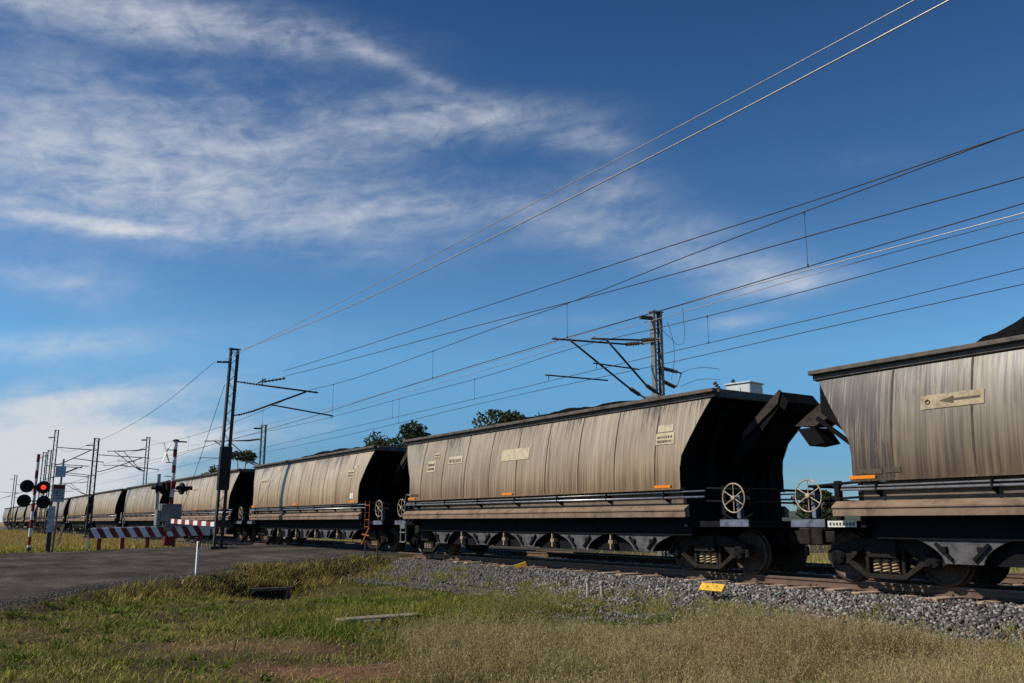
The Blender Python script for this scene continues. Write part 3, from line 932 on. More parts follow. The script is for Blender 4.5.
# ------------------------------------------------------------------ overhead masts
def lattice(b, x, y, z0, z1, half=.19):
    """two channels joined by zig-zag lacing, spread along y"""
    for s in (-1, 1):
        yy = y + s * half
        b.box(x - .10, x + .10, yy - .012 * 1, yy + .012, z0, z1)
        for sx in (-1, 1):
            b.box(*sorted((x + sx * .10, x + sx * .088)), *sorted((yy + s * -.014, yy - s * .082)), z0, z1)
    n = max(2, int((z1 - z0) / .36))
    for i in range(n):
        a, c = z0 + (z1 - z0) * i / n, z0 + (z1 - z0) * (i + 1) / n
        s = 1 if i % 2 else -1
        for sx in (-1, 1):
            b.bar((x + sx * .108, y - s * (half - .04), a), (x + sx * .108, y + s * (half - .04), c), .012, .035, (1, 0, 0))
def insulator(b, p, q, r=.055, n=6):
    p, q = Vector(p), Vector(q)
    b.tube(p, q, r * .5, 8)
    for i in range(n):
        c = p.lerp(q, (i + .5) / n); d = (q - p).normalized() * .014
        b.tube(c - d, c + d, r, 10)

def mast_near():
    root = thing('overhead_mast', 'mast', 'overhead mast')
    b = MB(); lattice(b, 0, 0, -.02, 8.62); b.box(-.14, .14, -.24, .24, 8.60, 8.64); b.box(-.25, .25, -.35, .35, -.06, .06)
    b.build('lattice_post', MT['dark_steel'], root)
    b = MB(); b.bar((0, -.1, 8.02), (0, -.72, 7.96), .07, .08); b.build('feeder_arm', MT['dark_steel'], root)
    c = MB(); c.tube((0, 1.3, 7.14), (0, 4.0, 7.06), .040, 8); c.tube((0, 1.0, 5.92), (0, 3.42, 7.04), .042, 8)
    c.tube((0, 1.75, 6.30), (0, 4.80, 6.04), .034, 8); c.tube((0, 4.72, 6.05), (0, 4.78, 5.88), .014, 6); c.tube((0, 3.9, 7.06), (0, 3.9, 7.16), .015, 6)
    c.tube((0, .2, 7.18), (0, .5, 7.17), .03, 8); c.tube((0, .2, 5.66), (0, .4, 5.72), .03, 8)
    ca = c.build('cantilever', MT['dark_steel'], root, smooth='all')
    i = MB(); insulator(i, (0, .5, 7.17), (0, 1.3, 7.14)); i.build('insulator', MT['porcelain'], ca)
    i = MB(); insulator(i, (0, .4, 5.70), (0, 1.0, 5.92)); i.build('insulator', MT['porcelain'], ca)
    return root
mA = mast_near(); mA.location = (-38.6, 10.5, 0); mA.rotation_euler = (math.radians(-1.1), 0, 0)
tag(mA, 'tall dark lattice mast beside the road with a solid black panel round its lower half', 'overhead mast', 'overhead line masts')
b = MB(); b.box(-.15, .15, -.235, .235, 2.42, 4.28); o = b.build('climb_guard', MT['signal_black'], mA, bevel=.01); o['no_copy'] = 1
b = MB(); b.tube((0, 1.15, 7.2), (0, 1.5, 7.45), .03, 8); insulator(b, (-.3, 1.5, 7.35), (-.3, 2.5, 7.62), .07); b.bar((-.3, 1.45, 7.2), (-.3, 1.45, 7.5), .05, .05)
o = b.build('anchor_insulator', MT['porcelain'], mA); o['no_copy'] = 1

def mast_far():
    root = thing('overhead_mast', 'mast', 'overhead mast')
    b = MB(); lattice(b, 0, 0, -.6, 8.45, .2); b.box(-.14, .14, -.25, .25, 8.43, 8.47); b.box(-.3, .3, -.35, .35, -.75, -.5)
    b.build('lattice_post', MT['galv'], root)
    b = MB(); b.bar((0, -.15, 8.20), (0, -.75, 8.16), .1, .12); b.build('feeder_arm', MT['dark_steel'], root)
    for dx, t1, s1, r0, r1 in ((-.42, (-4.3, 7.05), (-3.6, 7.11), (-1.95, 5.85), (-4.6, 5.80)), (.42, (-3.3, 7.02), (-2.7, 7.08), (-1.25, 6.18), (-3.25, 6.20))):
        c = MB()
        c.tube((dx, -1.1, 7.22), (dx, t1[0], t1[1]), .034, 8)
        s0 = (-.9, 5.62)
        c.tube((dx, s0[0], s0[1]), (dx, s1[0], s1[1]), .036, 8)
        c.tube((dx, r0[0], r0[1]), (dx, r1[0], r1[1]), .026, 8)
        c.tube((dx, r1[0] + .15, r1[1]), (dx, r1[0] + .12, r1[1] - .16), .014, 6); c.tube((dx, t1[0] + .12, t1[1]), (dx, t1[0] + .12, t1[1] + .1), .014, 6)
        c.tube((dx, -.2, 7.36), (dx, -.45, 7.33), .03, 8); c.tube((dx, -.2, 5.36), (dx, -.5, 5.46), .03, 8)
        ca = c.build('cantilever', MT['dark_steel'], root, smooth='all')
        i = MB(); insulator(i, (dx, -.45, 7.33), (dx, -1.1, 7.22), .075); i.build('insulator', MT['porcelain'], ca)
        i = MB(); insulator(i, (dx, -.5, 5.46), (dx, -.95, 5.66), .075); i.build('insulator', MT['porcelain'], ca)
    b = MB(); b.box(-.5, .5, -.30, -.24, 7.30, 7.40); b.box(-.5, .5, -.30, -.24, 5.34, 5.42); b.build('bracket_beam', MT['galv'], root)
    return root
mB = mast_far(); mB.location = (-22.5, 21.05, 0)
tag(mB, 'pale steel mast rising behind the nearest complete wagon with two bracket arms', 'overhead mast', 'overhead line masts')
b = MB()
insulator(b, (0, .25, 6.42), (0, .95, 6.36), .075); insulator(b, (0, .25, 5.95), (0, .8, 5.80), .075)
b.tube((0, .95, 6.36), (0, 1.15, 6.33), .03, 8); b.tube((0, .8, 5.8), (0, .9, 5.85), .03, 8); b.tube((0, 1.15, 6.33), (0, .9, 5.85), .02, 8)
o = b.build('tail_insulator', MT['porcelain'], mB); o['no_copy'] = 1
for X, kk, lab in ((-74.85, .872, 'lattice mast with a bracket arm, seen above the fourth and fifth complete wagons'),
                   (-102.7, 1.225, 'tall twin leg lattice mast just right of the small white road sign pole'),
                   (-107.4, 1.02, 'lattice mast close left of the tall twin leg mast near the sign pole'),
                   (-112.3, 1.03, 'lattice mast between the red lit crossing signal and the sign pole'),
                   (-149.6, .92, 'small distant lattice mast left of the crossing signal lamps'),
                   (-190, .92, 'tiny far mast near the left picture edge')):
    o = copy_tree(mA); o.rotation_euler = (0, 0, 0); o.location = (X, 10.5, -.05); o.scale = (1, 1, kk); tag(o, lab, 'overhead mast', 'overhead line masts')
for X, kk, lab in ((-66.7, 1.0, 'steel mast behind the train just right of the dark lattice mast'),
                   (-110.3, 1.3, 'tall steel mast behind the train left of the boom signal post'),
                   (-154, 1.0, 'small mast behind the train above the fifth complete wagon'),
                   (-198, 1.0, 'faint far mast behind the train right of the sign pole')):
    o = copy_tree(mB); o.location = (X, 21.05, -.05); o.scale = (1, 1, kk); tag(o, lab, 'overhead mast', 'overhead line masts')

# ------------------------------------------------------------------ overhead wires
def wire(name, label, Y, pts, r, mat, drops=(), y_of=None):
    """pts: (x, z) from right to left, smooth curve between them"""
    pts = sorted(pts)
    xs = np.array([p[0] for p in pts]); zs = np.array([p[1] for p in pts])
    d = np.gradient(zs, xs) if len(xs) > 2 else np.array([(zs[1] - zs[0]) / (xs[1] - xs[0])] * 2)
    out = []
    for i in range(len(xs) - 1):
        h = xs[i + 1] - xs[i]
        for k in range(6):
            t = k / 6
            z = (2 * t**3 - 3 * t**2 + 1) * zs[i] + (t**3 - 2 * t**2 + t) * h * d[i] + (-2 * t**3 + 3 * t**2) * zs[i + 1] + (t**3 - t**2) * h * d[i + 1]
            out.append((xs[i] + h * t, z))
    out.append((xs[-1], zs[-1]))
    yf = y_of if y_of else (lambda x: Y)
    b = MB(); b.poly([(x, yf(x), z) for x, z in out], r, 6)
    o = b.build(name, MT[mat], smooth='all')
    tag(o, label, 'overhead wire', 'overhead line wires')
    for (x, zt, zb) in drops:
        q = MB(); q.tube((x, yf(x), zb), (x, yf(x), zt), .006, 5)
        q.tube((x, yf(x), zb - .02), (x, yf(x), zb + .05), .016, 6); q.tube((x, yf(x), zt - .05), (x, yf(x), zt + .02), .016, 6)
        q.build('dropper', MT['wire_dark'], o)
    return o
wire('feeder_wire', 'thick pale wire, lower of the two from the top edge to the mast head', 10.75, [(8, 8.5), (-5.55, 7.97), (-10.69, 7.88), (-22.18, 7.88), (-27.55, 7.99), (-38.5, 8.50)], .014, 'wire_pale')
wire('feeder_wire', 'thin pale wire, higher of the two from the top edge to the lattice mast', 10.1, [(8, 8.2), (-5.67, 7.8), (-10.03, 7.76), (-20.86, 7.78), (-25.91, 7.84), (-38.6, 7.97)], .009, 'wire_pale')
wire('feeder_wire', 'single dark wire falling left from the lattice mast head', 9.85, [(-38.6, 7.97), (-48, 7.22), (-60, 6.85), (-74.85, 6.92), (-88, 7.3), (-102.7, 9.7)], .011, 'wire_dark')
wire('anchor_wire', 'upper dark wire of the pair meeting at the right edge, ending on the mast', 13.0, [(8, 6.9), (-5.93, 6.92), (-9.51, 6.98), (-13.9, 7.13), (-20.61, 7.32), (-33.63, 7.70), (-38.8, 7.88)], .011, 'wire_dark', y_of=lambda x: np.interp(x, [-38.9, -30, -5], [13.0, 13.1, 13.3]))
wire('messenger_wire', 'sagging carrier wire with droppers above the near track', 14.43,
     [(8, 7.9), (-6.49, 7.43), (-10.41, 7.35), (-13.86, 7.28), (-18.98, 7.11), (-22.53, 7.11), (-26.95, 7.04), (-36.0, 7.04), (-38.6, 7.14), (-48, 6.85), (-57, 6.75), (-66, 6.85), (-74.85, 7.1), (-90, 6.75), (-112, 7.1), (-150, 7.0), (-190, 7.0)], .011, 'wire_dark',
     [(-10.9, 7.33, 6.17), (-19.03, 7.11, 6.13), (-26.95, 7.04, 6.06), (-36.2, 7.04, 5.86), (-46, 6.9, 5.86), (-54, 6.77, 5.86), (-62, 6.8, 5.86)])
wire('anchor_wire', 'dark wire that dips under the carrier wire to end lower on the mast insulator', 13.0, [(8, 5.9), (-6.02, 6.18), (-9.57, 6.32), (-12.7, 6.42), (-17.36, 6.61), (-20.61, 6.78), (-33.58, 7.36), (-38.8, 7.62)], .011, 'wire_dark', y_of=lambda x: np.interp(x, [-38.9, -30, -5], [13.0, 13.1, 13.3]))
wire('contact_wire', 'dark contact wire below the carrier wire over the near track', 14.43, [(8, 6.2), (-6.63, 6.18), (-10.51, 6.17), (-13.93, 6.14), (-19.09, 6.13), (-26.92, 6.06), (-38.6, 5.86), (-75, 5.86), (-112, 5.86), (-190, 5.86)], .011, 'wire_dark')
wire('feeder_wire', 'pale upper wire over the head of the mast behind the nearest complete wagon', 20.4, [(8, 8.0), (-9.4, 8.07), (-14.87, 8.16), (-22.46, 8.22), (-31.84, 8.12), (-51.6, 8.07), (-66.7, 8.2), (-88, 8.3), (-110.3, 10.8)], .013, 'wire_pale')
wire('feeder_wire', 'pale lower twin wire close under the top wire of the mast behind the train', 20.5, [(8, 7.95), (-9.41, 7.99), (-14.88, 8.04), (-20.63, 7.99), (-23.89, 8.0), (-31.84, 7.86), (-51.57, 7.82), (-66.7, 7.9)], .011, 'wire_pale')
wire('messenger_wire', 'dark carrier wire over the far track behind the train', 18.3, [(8, 7.0), (-8.48, 6.94), (-13.39, 6.91), (-17.69, 6.93), (-24.16, 7.04), (-28.56, 6.88), (-36.89, 6.85), (-46.22, 6.81), (-66.7, 7.1), (-90, 6.8), (-110, 7.1), (-154, 7.05), (-198, 7.05)], .011, 'wire_dark',
     [(-17.4, 6.93, 6.13), (-30.5, 6.87, 6.04), (-38.2, 6.85, 6.0), (-37.5, 6.85, 5.66)])
wire('contact_wire', 'upper of the two lowest wires over the far track', 18.3, [(8, 6.2), (-8.57, 6.19), (-12.42, 6.14), (-17.74, 6.13), (-28.56, 6.04), (-44.15, 5.98), (-66.7, 5.9), (-110, 5.9), (-198, 5.9)], .010, 'wire_dark')
wire('contact_wire', 'lowest of all the wires crossing the sky behind the train', 18.3, [(8, 5.9), (-8.61, 5.86), (-12.45, 5.85), (-17.76, 5.81), (-28.56, 5.8), (-40.76, 5.64), (-66.7, 5.6)], .010, 'wire_dark')
b = MB(); b.poly([(-38.65, 10.35, 7.0), (-41.5, 10.4, 4.6), (-44.5, 10.45, 2.2), (-47.3, 10.5, -.12)], .012, 5)
tag(b.build('stay_wire', MT['wire_dark'], smooth='all'), 'thin stay wire slanting down left from the dark lattice mast', 'stay wire')
# jumper loops by the mast behind the wagon
b = MB(); pts = [(-22.3 + .25 * math.sin(i / 12 * PI), 21.4 + .1 * i / 12, 8.1 - 2.1 * i / 12) for i in range(13)]; b.poly(pts, .008, 5)
tag(b.build('jumper_cable', MT['wire_dark'], smooth='all'), 'thin looping cable hanging beside the head of the mast behind the wagon', 'cable')
b = MB(); pts = [(-20.0, 19.9, 7.95), (-19.95, 19.9, 7.2), (-20.0, 19.9, 6.75), (-20.2, 19.8, 6.72), (-20.4, 19.5, 7.1), (-20.35, 19.0, 7.35)]; b.poly(pts, .008, 5)
tag(b.build('jumper_cable', MT['wire_dark'], smooth='all'), 'narrow V shaped cable hanging from the wires right of that mast', 'cable')
b = MB()
for za, zb in ((6.33, 6.0), (5.85, 5.65)):
    pts = [(-22.5 + 2.7 * i / 10, 22.15 - .9 * i / 10, za + (zb - za) * i / 10 + .12 * math.sin(i / 10 * PI)) for i in range(11)]; b.poly(pts, .009, 5)
tag(b.build('jumper_cable', MT['wire_dark'], smooth='all'), 'two curved cables running from the mast to the grey transformer box', 'cable')
# transformer box on its post behind the train
tr = thing('transformer', 'pale grey transformer box with bushings above the right end of the nearest complete wagon', 'transformer', (-18.75, 21.2, 0), .15)
b = MB(); b.box(-.42, .46, -.36, .36, 4.75, 5.32); b.box(-.46, .5, -.4, .4, 5.32, 5.37); b.box(-.1, .12, -.38, -.361, 4.85, 5.2); b.build('tank', MT['grey_box'], tr, bevel=.015)
b = MB(); b.box(-.12, .12, -.12, .12, -.6, 4.75); b.box(-.5, .5, -.1, .1, 4.65, 4.748); b.build('post', MT['galv'], tr)
for xx, tl in ((-1.0, -.2), (-.45, -.05)):
    b = MB(); insulator(b, (xx + .2, 0, 5.15), (xx + tl + .1, 0, 5.55), .07, 5); b.build('bushing', MT['porcelain'], tr)
b = MB(); b.box(-.95, -.55, -.06, .06, 5.08, 5.15); b.build('bracket', MT['galv'], tr)

# ------------------------------------------------------------------ level crossing furniture
def striped_pole(root, z0, z1, r, n, name='striped_post'):
    b = MB()
    for i in range(n):
        b.mi = i % 2
        a, c = z0 + (z1 - z0) * i / n, z0 + (z1 - z0) * (i + 1) / n
        b.tube((0, 0, a), (0, 0, c), r, 12)
    return b.build(name, [MT['white'], MT['red']], root, smooth=True)
def signal_lamp(root, loc, face, lit=False):
    """black round target board with hood and lens; face: unit x/y direction"""
    b = MB()
    b.lathe([(.02, -.02), (.31, -.02), (.31, .0), (.125, .005), (.12, .03)], (0, 0, 0), 'x', 28)
    n = 14
    vs, fs = [], []
    for i in range(n + 1):
        a = -.5 + (PI + 1.0) * i / n
        for t_ in (0.0, .26):
            for rr in (.13, .142): vs.append((t_, rr * math.cos(a), rr * math.sin(a)))
    for i in range(n):
        a, c = 4 * i, 4 * i + 4
        fs += [(a, a + 2, c + 2, c), (a + 1, c + 1, c + 3, a + 3), (a + 2, a + 3, c + 3, c + 2)]
    b.add(vs, fs)
    b.box(-.16, -.02, -.12, .12, -.14, .12)
    o = b.build('signal_lamp', MT['signal_black'], root, loc, smooth=True)
    o.rotation_euler = (0, 0, math.atan2(face[1], face[0]))
    l = MB(); l.lathe([(.118, .0), (.115, .035), (.08, .06), (.02, .07)], (0, 0, 0), 'x', 20)
    l.build('lens', MT['lamp_lit'] if lit else MT['lens_dark'], o, smooth='all')
    return o
sg = thing('crossing_signal', 'red and white banded signal post with four black target lamps, one lit red', 'crossing signal', (-49.08, 4.33, -.42))
striped_pole(sg, 0, 4.78, .075, 12)
b = MB(); b.lathe([(.22, 0), (.2, .06), (.12, .1), (.1, .28)], (0, 0, 0), 'z', 16); b.box(-.5, .5, -.75, .62, -.03, .03); b.build('base', MT['dark_steel'], sg)
b = MB(); b.bar((.05, -.42, 3.20), (.05, .42, 3.20), .05, .05); b.bar((.05, -.42, 2.50), (.05, .42, 2.50), .05, .05); b.build('cross_arm', MT['dark_steel'], sg)
for yy, zz, lit in ((-.38, 3.20, False), (.34, 3.16, True), (-.44, 2.50, False), (.40, 2.44, False)):
    signal_lamp(sg, (.22, yy, zz), (1, -.12), lit)
sp = thing('road_sign', 'grey pole with white and blue sign plates standing right of the crossing signal', 'sign', (-48.44, 5.3, -.42))
b = MB(); b.tube((0, 0, 0), (-.08, .1, 4.55), .05, 10); b.build('sign_pole', MT['galv'], sp, smooth=True)
b = MB(); b.box(.03, .05, -.22, .24, 3.66, 4.2); o = b.build('sign_plate', MT['sign_white'], sp, bevel=.004)
o.rotation_euler = (0, 0, -.2); b = MB(); b.box(.052, .056, .02, .21, 3.70, 4.16); b.build('symbol', MT['sign_blue'], o)
b = MB(); b.box(.05, .07, -.26, .28, 2.45, 3.30); o = b.build('sign_plate', MT['sign_white'], sp, bevel=.004)
b = MB(); b.box(.072, .076, -.24, .26, 3.08, 3.27); b.build('header_band', MT['red'], o)
b = MB()
for r_ in range(4):
    x_ = -.2
    while x_ < .18:
        w_ = rm.uniform(.05, .12); b.box(.072, .076, x_, min(.24, x_ + w_), 2.58 + .13 * r_, 2.65 + .13 * r_); x_ += w_ + .045
b.build('lettering', MT['ink'], o)
b = MB(); b.box(.09, .11, -.36, -.06, 1.0, 2.25); o = b.build('sign_plate', MT['sign_white'], sp, bevel=.004); o['label'] = 'narrow upright white plate'
b = MB(); b.box(-.05, .08, -.30, -.10, 0, 1.0); b.build('cabinet', MT['dark_steel'], sp)

s2 = thing('boom_signal', 'striped boom gate post with crossbuck, hooded lamps and grey motor box behind the barrier', 'boom gate', (-47.6, 10.45, -.12))
striped_pole(s2, 0, 5.3, .10, 13)
b = MB(); b.box(-.3, .3, -.52, .48, 1.2, 2.1); b.box(-.3, .3, -.3, .25, .75, 1.2); b.box(-.25, .25, -.72, -.52, 1.0, 1.8); b.build('motor_box', MT['box_grey'], s2, bevel=.03)
b = MB(); b.box(-.2, .2, -.22, .22, 0, .75); b.build('base', MT['red'], s2, bevel=.02)
b = MB(); b.tube((0, -.1, 5.3), (0, .55, 5.3), .04, 8); b.lathe([(.16, 5.3), (.17, 5.36), (.08, 5.42)], (0, 0, 0), 'z', 14); b.build('bell', MT['dark_steel'], s2)
b = MB()
for s_ in (-1, 1): b.bar((.06 + .02 * s_, -.62, 4.2 if s_ > 0 else 5.2), (.06 + .02 * s_, -.28, 5.2 if s_ > 0 else 4.2), .02, .3, (1, 0, 0))
o = b.build('crossbuck', MT['white'], s2)
b = MB()
for s_ in (-1, 1): b.bar((.085 + .02 * s_, -.60, 4.25 if s_ > 0 else 5.15), (.085 + .02 * s_, -.30, 5.15 if s_ > 0 else 4.25), .012, .07, (1, 0, 0))
b.build('lettering', MT['red'], o)
for zz in (4.85, 4.2, 3.5):
    b = MB(); b.bar((0, -.42, zz), (0, 0, zz), .04, .04); b.build('bracket', MT['dark_steel'], s2)
b = MB(); b.bar((0, -.75, 2.9), (0, .75, 2.9), .06, .06); b.bar((0, -.75, 2.75), (0, .6, 2.75), .05, .05); b.build('cross_arm', MT['dark_steel'], s2)
for yy, fx in ((-.75, (-.5, -1)), (-.45, (-.5, 1)), (.45, (.4, -1)), (.72, (.3, 1))):
    signal_lamp(s2, (.05, yy, 2.88), fx)
b = MB()
for i in range(11):
    b.mi = i % 2
    b.box(.4 + i * .76, .4 + (i + 1) * .76, -.05 - .0, .03, 1.12 - .012 * i, 1.34 - .014 * i)
b.build('boom_arm', [MT['white'], MT['red']], s2)
b = MB(); b.box(-.06, .06, -.78, -.62, 1.8, 3.6); b.build('counterweight_arm', MT['sign_white'], s2)

# striped guard barrier
P0, P1 = Vector((-48.9, 6.95, 0)), Vector((-46.6, 12.25, 0))
bl = (P1 - P0).length
ba = thing('guard_barrier', 'low red and white striped guard barrier on red posts along the far road edge', 'barrier', (P0.x, P0.y, -.36), math.atan2(P1.y - P0.y, P1.x - P0.x))
b = MB()
n = 20; slant = .30
z0, z1 = .62, 1.10
for i in range(n):
    u0, u1 = bl * i / n, bl * (i + 1) / n
    b.mi = i % 2
    tilt = .025
    a0, a1 = u0 * tilt, u1 * tilt
    top0, top1 = max(-.05, u0 - slant) if i else 0, min(bl, u1 - slant) if i < n - 1 else bl
    vs = []
    for yy in (-.045, .0):
        vs += [(u0, yy, z0 + a0), (u1, yy, z0 + a1), (top1 + (slant if i == n - 1 else 0) * 0, yy, z1 + a1), (top0, yy, z1 + a0)]
    b.add(vs, [(0, 1, 2, 3), (7, 6, 5, 4), (0, 4, 5, 1), (1, 5, 6, 2), (2, 6, 7, 3), (3, 7, 4, 0)])
b.build('striped_beam', [MT['red'], MT['white_sheet']], ba)
b = MB(); b.bar((.05, .03, z1 + .02), (bl - .05, .03, z1 + .02 + .14), .08, .05); b.build('top_rail', MT['white_sheet'], ba)
for i, u in enumerate((.45, 1.55, 2.75, 4.0, 5.25)):
    b = MB(); b.box(u - .08, u + .08, .06, .2, -.1, 1.0); b.build('post', MT['red'], ba)
b = MB(); b.box(-.08, .0, -.05, .06, -.05, .7); o = b.build('post', MT['white_sheet'], ba)

# guide post
gp = thing('guide_post', 'thin white roadside guide post at the near edge of the road', 'guide post', (-24.8, 6.23, -.42), .0)
b = MB(); b.prism([(-.05, -.03), (.05, -.03), (.05, .01), (.0, .035), (-.05, .01)], 'z', 0, .98); b.build('post', MT['white'], gp)
b = MB(); b.box(.051, .058, -.025, .01, .78, .90); b.build('reflector_strip', MT['galv'], gp)
b = MB(); b.box(-.07, .07, -.05, .05, .0, .05); b.build('foot', MT['orange_dirty'], gp)

# culvert under the road shoulder
cv = thing('culvert', 'concrete culvert mouth in the grassy bank below the road', 'culvert', (-24.62, 8.2, 0))
b = MB(); b.box(-.10, .03, -.66, .66, -.80, -.715); b.box(-.9, -.0, -.62, -.46, -1.2, -.801); b.box(-.9, -.0, .46, .62, -1.2, -.801); b.box(-1.0, -.86, -.46, .46, -1.2, -.801)
b.build('box_drain', MT['drain'], cv, bevel=.008)
b = MB(); b.prism([(-.105, -.80), (-.105, -.70), (-.92, -.22), (-.92, -.80)], 'y', -.64, .64); b.build('earth_cover', MT['soil'], cv)
b = MB(); b.box(-.85, .0, -.455, .455, -1.16, -1.12); b.build('channel_floor', MT['soil'], cv)

# slabs lying in the grass
sl = thing('timber_slab', 'weathered pale slab lying flat in the green grass', 'slab', (-14.55, 6.85, -.57), .06)
b = MB(); b.box(-.16, .16, -.80, .78, -.06, .03); b.build('plank', MT['timber'], sl, bevel=.015)
b = MB(); b.box(-.02, .26, -.42, -.12, -.12, -.005); b.build('broken_piece', MT['timber'], sl, bevel=.015)

# markers on the ballast
ym = thing('track_marker', 'small tilted yellow marker plate on a short stake in the ballast', 'track marker', (-11.95, 12.35, -.42), .2)
b = MB(); b.box(-.25, .25, -.09, .09, -.012, .012); o = b.build('marker_plate', MT['yellow'], ym, (0, 0, .30), bevel=.004); o.rotation_euler = (.75, 0.02, 0)
b = MB(); b.lathe([(.018, .012), (.018, .016), (.006, .0165)], (-.08, .0, 0), 'z', 8); b.lathe([(.018, .012), (.018, .016), (.006, .0165)], (.1, .03, 0), 'z', 8); b.build('bolt', MT['ink'], o)
b = MB(); b.box(-.02, .02, .02, .05, -.2, .30); b.build('stake', MT['dark_steel'], ym)
y2 = thing('track_marker', 'tiny yellow marker leaning on the sleeper ends below the nearest complete wagon', 'track marker', (-19.45, 13.15, -.08), .5)
b = MB(); b.box(-.17, .17, -.01, .01, 0, .10); o = b.build('marker_plate', MT['yellow'], y2, bevel=.003); o.rotation_euler = (.3, -.3, 0)
b = MB(); b.box(-.012, .012, .012, .03, -.06, .09); b.build('stake', MT['dark_steel'], y2)
for x_, y_, zt, lab in ((-15.23, 12.01, .40, 'left one of the two short grey capped pegs beside the ballast'), (-14.87, 12.1, .36, 'right one of the two short grey capped pegs beside the ballast')):
    pg = thing('survey_peg', lab, 'peg', (x_, y_, -.56), 0, 'capped pegs by the ballast')
    b = MB(); b.tube((0, 0, 0), (0, 0, zt), .04, 10); b.build('stem', MT['concrete'], pg, smooth=True)
    b = MB(); b.lathe([(.058, zt - .02), (.062, zt + .01), (.055, zt + .05), (.02, zt + .055)], (0, 0, 0), 'z', 12); b.build('cap', MT['concrete'], pg, smooth=True)
for x_, y_, h_, lab in ((-27.0, 12.1, .75, 'left one of two thin dark stakes by the road end of the ballast'), (-26.4, 12.25, .62, 'right one of two thin dark stakes by the road end of the ballast')):
    st = thing('stake', lab, 'stake', (x_, y_, -.32), 0, 'dark stakes by the crossing')
    b = MB(); b.box(-.02, .02, -.02, .02, -.2, h_); b.build('stem', MT['dark_steel'], st)
    b = MB(); b.box(-.035, .035, -.024, .024, h_, h_ + .05); b.build('cap', MT['dark_steel'], st)
# leaning timber stakes in the yellow field
for i, (x_, y_, h_, tl, lab) in enumerate(((-55, 6.2, 1.3, .15, 'pale leaning timber stake in the yellow grass right of the crossing signal'),
                                     (-60, 10.4, 1.6, .0, 'grey timber stake in the yellow grass left of the striped barrier'))):
    st = thing('timber_stake', lab, 'stake', (x_, y_, -.42), 0)
    b = MB(); b.bar((0, 0, -.1), (tl, tl * 1.5, h_), .09, .09); b.build('stem', MT['timber'], st)

# ------------------------------------------------------------------ vegetation
def blades(x, y, z, h, w, lean, tone, seed, curve=.5):
    """curved tapering blades, three-quad strips"""
    g = np.random.default_rng(seed); n = len(x)
    az = g.uniform(0, 2 * PI, n); ld = g.uniform(0, 2 * PI, n)
    side = np.stack([np.cos(az), np.sin(az), 0 * az], -1) * (w / 2)[:, None]
    dirv = np.stack([np.cos(ld), np.sin(ld), 0 * ld], -1)
    base = np.stack([x, y, z - .01], -1)
    P = []
    for t_, ww in ((0, 1), (.45, .8), (.8, .45), (1.0, .06)):
        c = base + np.array([0, 0, 1])[None] * (h * (t_ - .25 * lean * t_ * t_))[:, None] + dirv * (h * lean * t_ ** 1.8)[:, None]
        P += [c - side * ww, c + side * ww]
    Vv = np.stack(P, 1).reshape(-1, 3)
    q = np.array([(0, 1, 3, 2), (2, 3, 5, 4), (4, 5, 7, 6)])
    Fv = (q[None] + 8 * np.arange(n)[:, None, None]).reshape(-1, 4)
    return Vv, Fv, np.repeat(tone, 8)
def in_view(x, y, z, mx=110):
    px_, py_, zz = project(np.stack([x, y, z], -1))
    return (zz > 2) & (px_ > -mx) & (px_ < 1024 + mx) & (py_ < 683 + 160)
def road_out(x, y):
    return np.maximum(x - np.interp(y, ROAD_Y, ROAD_NEAR), np.interp(y, ROAD_Y, ROAD_FAR) - x)
def vnoise(x, y, seed):
    xi, yi = np.floor(x).astype(np.int64), np.floor(y).astype(np.int64); fx, fy = x - xi, y - yi
    fx, fy = fx * fx * (3 - 2 * fx), fy * fy * (3 - 2 * fy)
    def hsh(i, j):
        k = (i * 374761393 + j * 668265263 + seed * 974634777) & 0x7fffffff
        k = ((k ^ (k >> 13)) * 1274126177) & 0x7fffffff
        return ((k ^ (k >> 16)) & 0xffff) / 65535.0
    a, b, c, d = hsh(xi, yi), hsh(xi + 1, yi), hsh(xi, yi + 1), hsh(xi + 1, yi + 1)
    return (a * (1 - fx) + b * fx) * (1 - fy) + (c * (1 - fx) + d * fx) * fy
def clump(x, y, s, seed=0):
    """patchy 0..1 field from four octaves of value noise"""
    t, a, n = 0, .5, 0
    for o in range(4):
        t = t + a * vnoise(x * s * .62 * 2 ** o + 17.3 * o, y * s * .62 * 2 ** o - 9.1 * o, seed * 7 + o); n += a; a *= .55
    return np.clip((t / n - .5) * 1.9 + .5, 0, 1)
# line between short green verge (left) and tall dry grass (right)
def tall_zone(x, y):
    # signed distance to the right of the line (-9.2,5.2)-(-19.5,13)
    ax, ay, bx, by = -9.6, 5.0, -17.8, 12.0
    L = math.hypot(bx - ax, by - ay)
    d = ((by - ay) * (x - ax) - (bx - ax) * (y - ay)) / L
    return sstep(-.9, 1.0, d + .8 * wob(x, y, 1.1))
def sample(n, box_, seed, near=9.0):
    g = np.random.default_rng(seed)
    x = g.uniform(box_[0], box_[1], n); y = g.uniform(box_[2], box_[3], n)
    k = in_view(x, y, height(x, y))
    d = np.hypot(x, y); k &= g.uniform(0, 1, n) < np.clip((near / d) ** 1.0, .15, 1)
    return x[k], y[k], g
parts = []
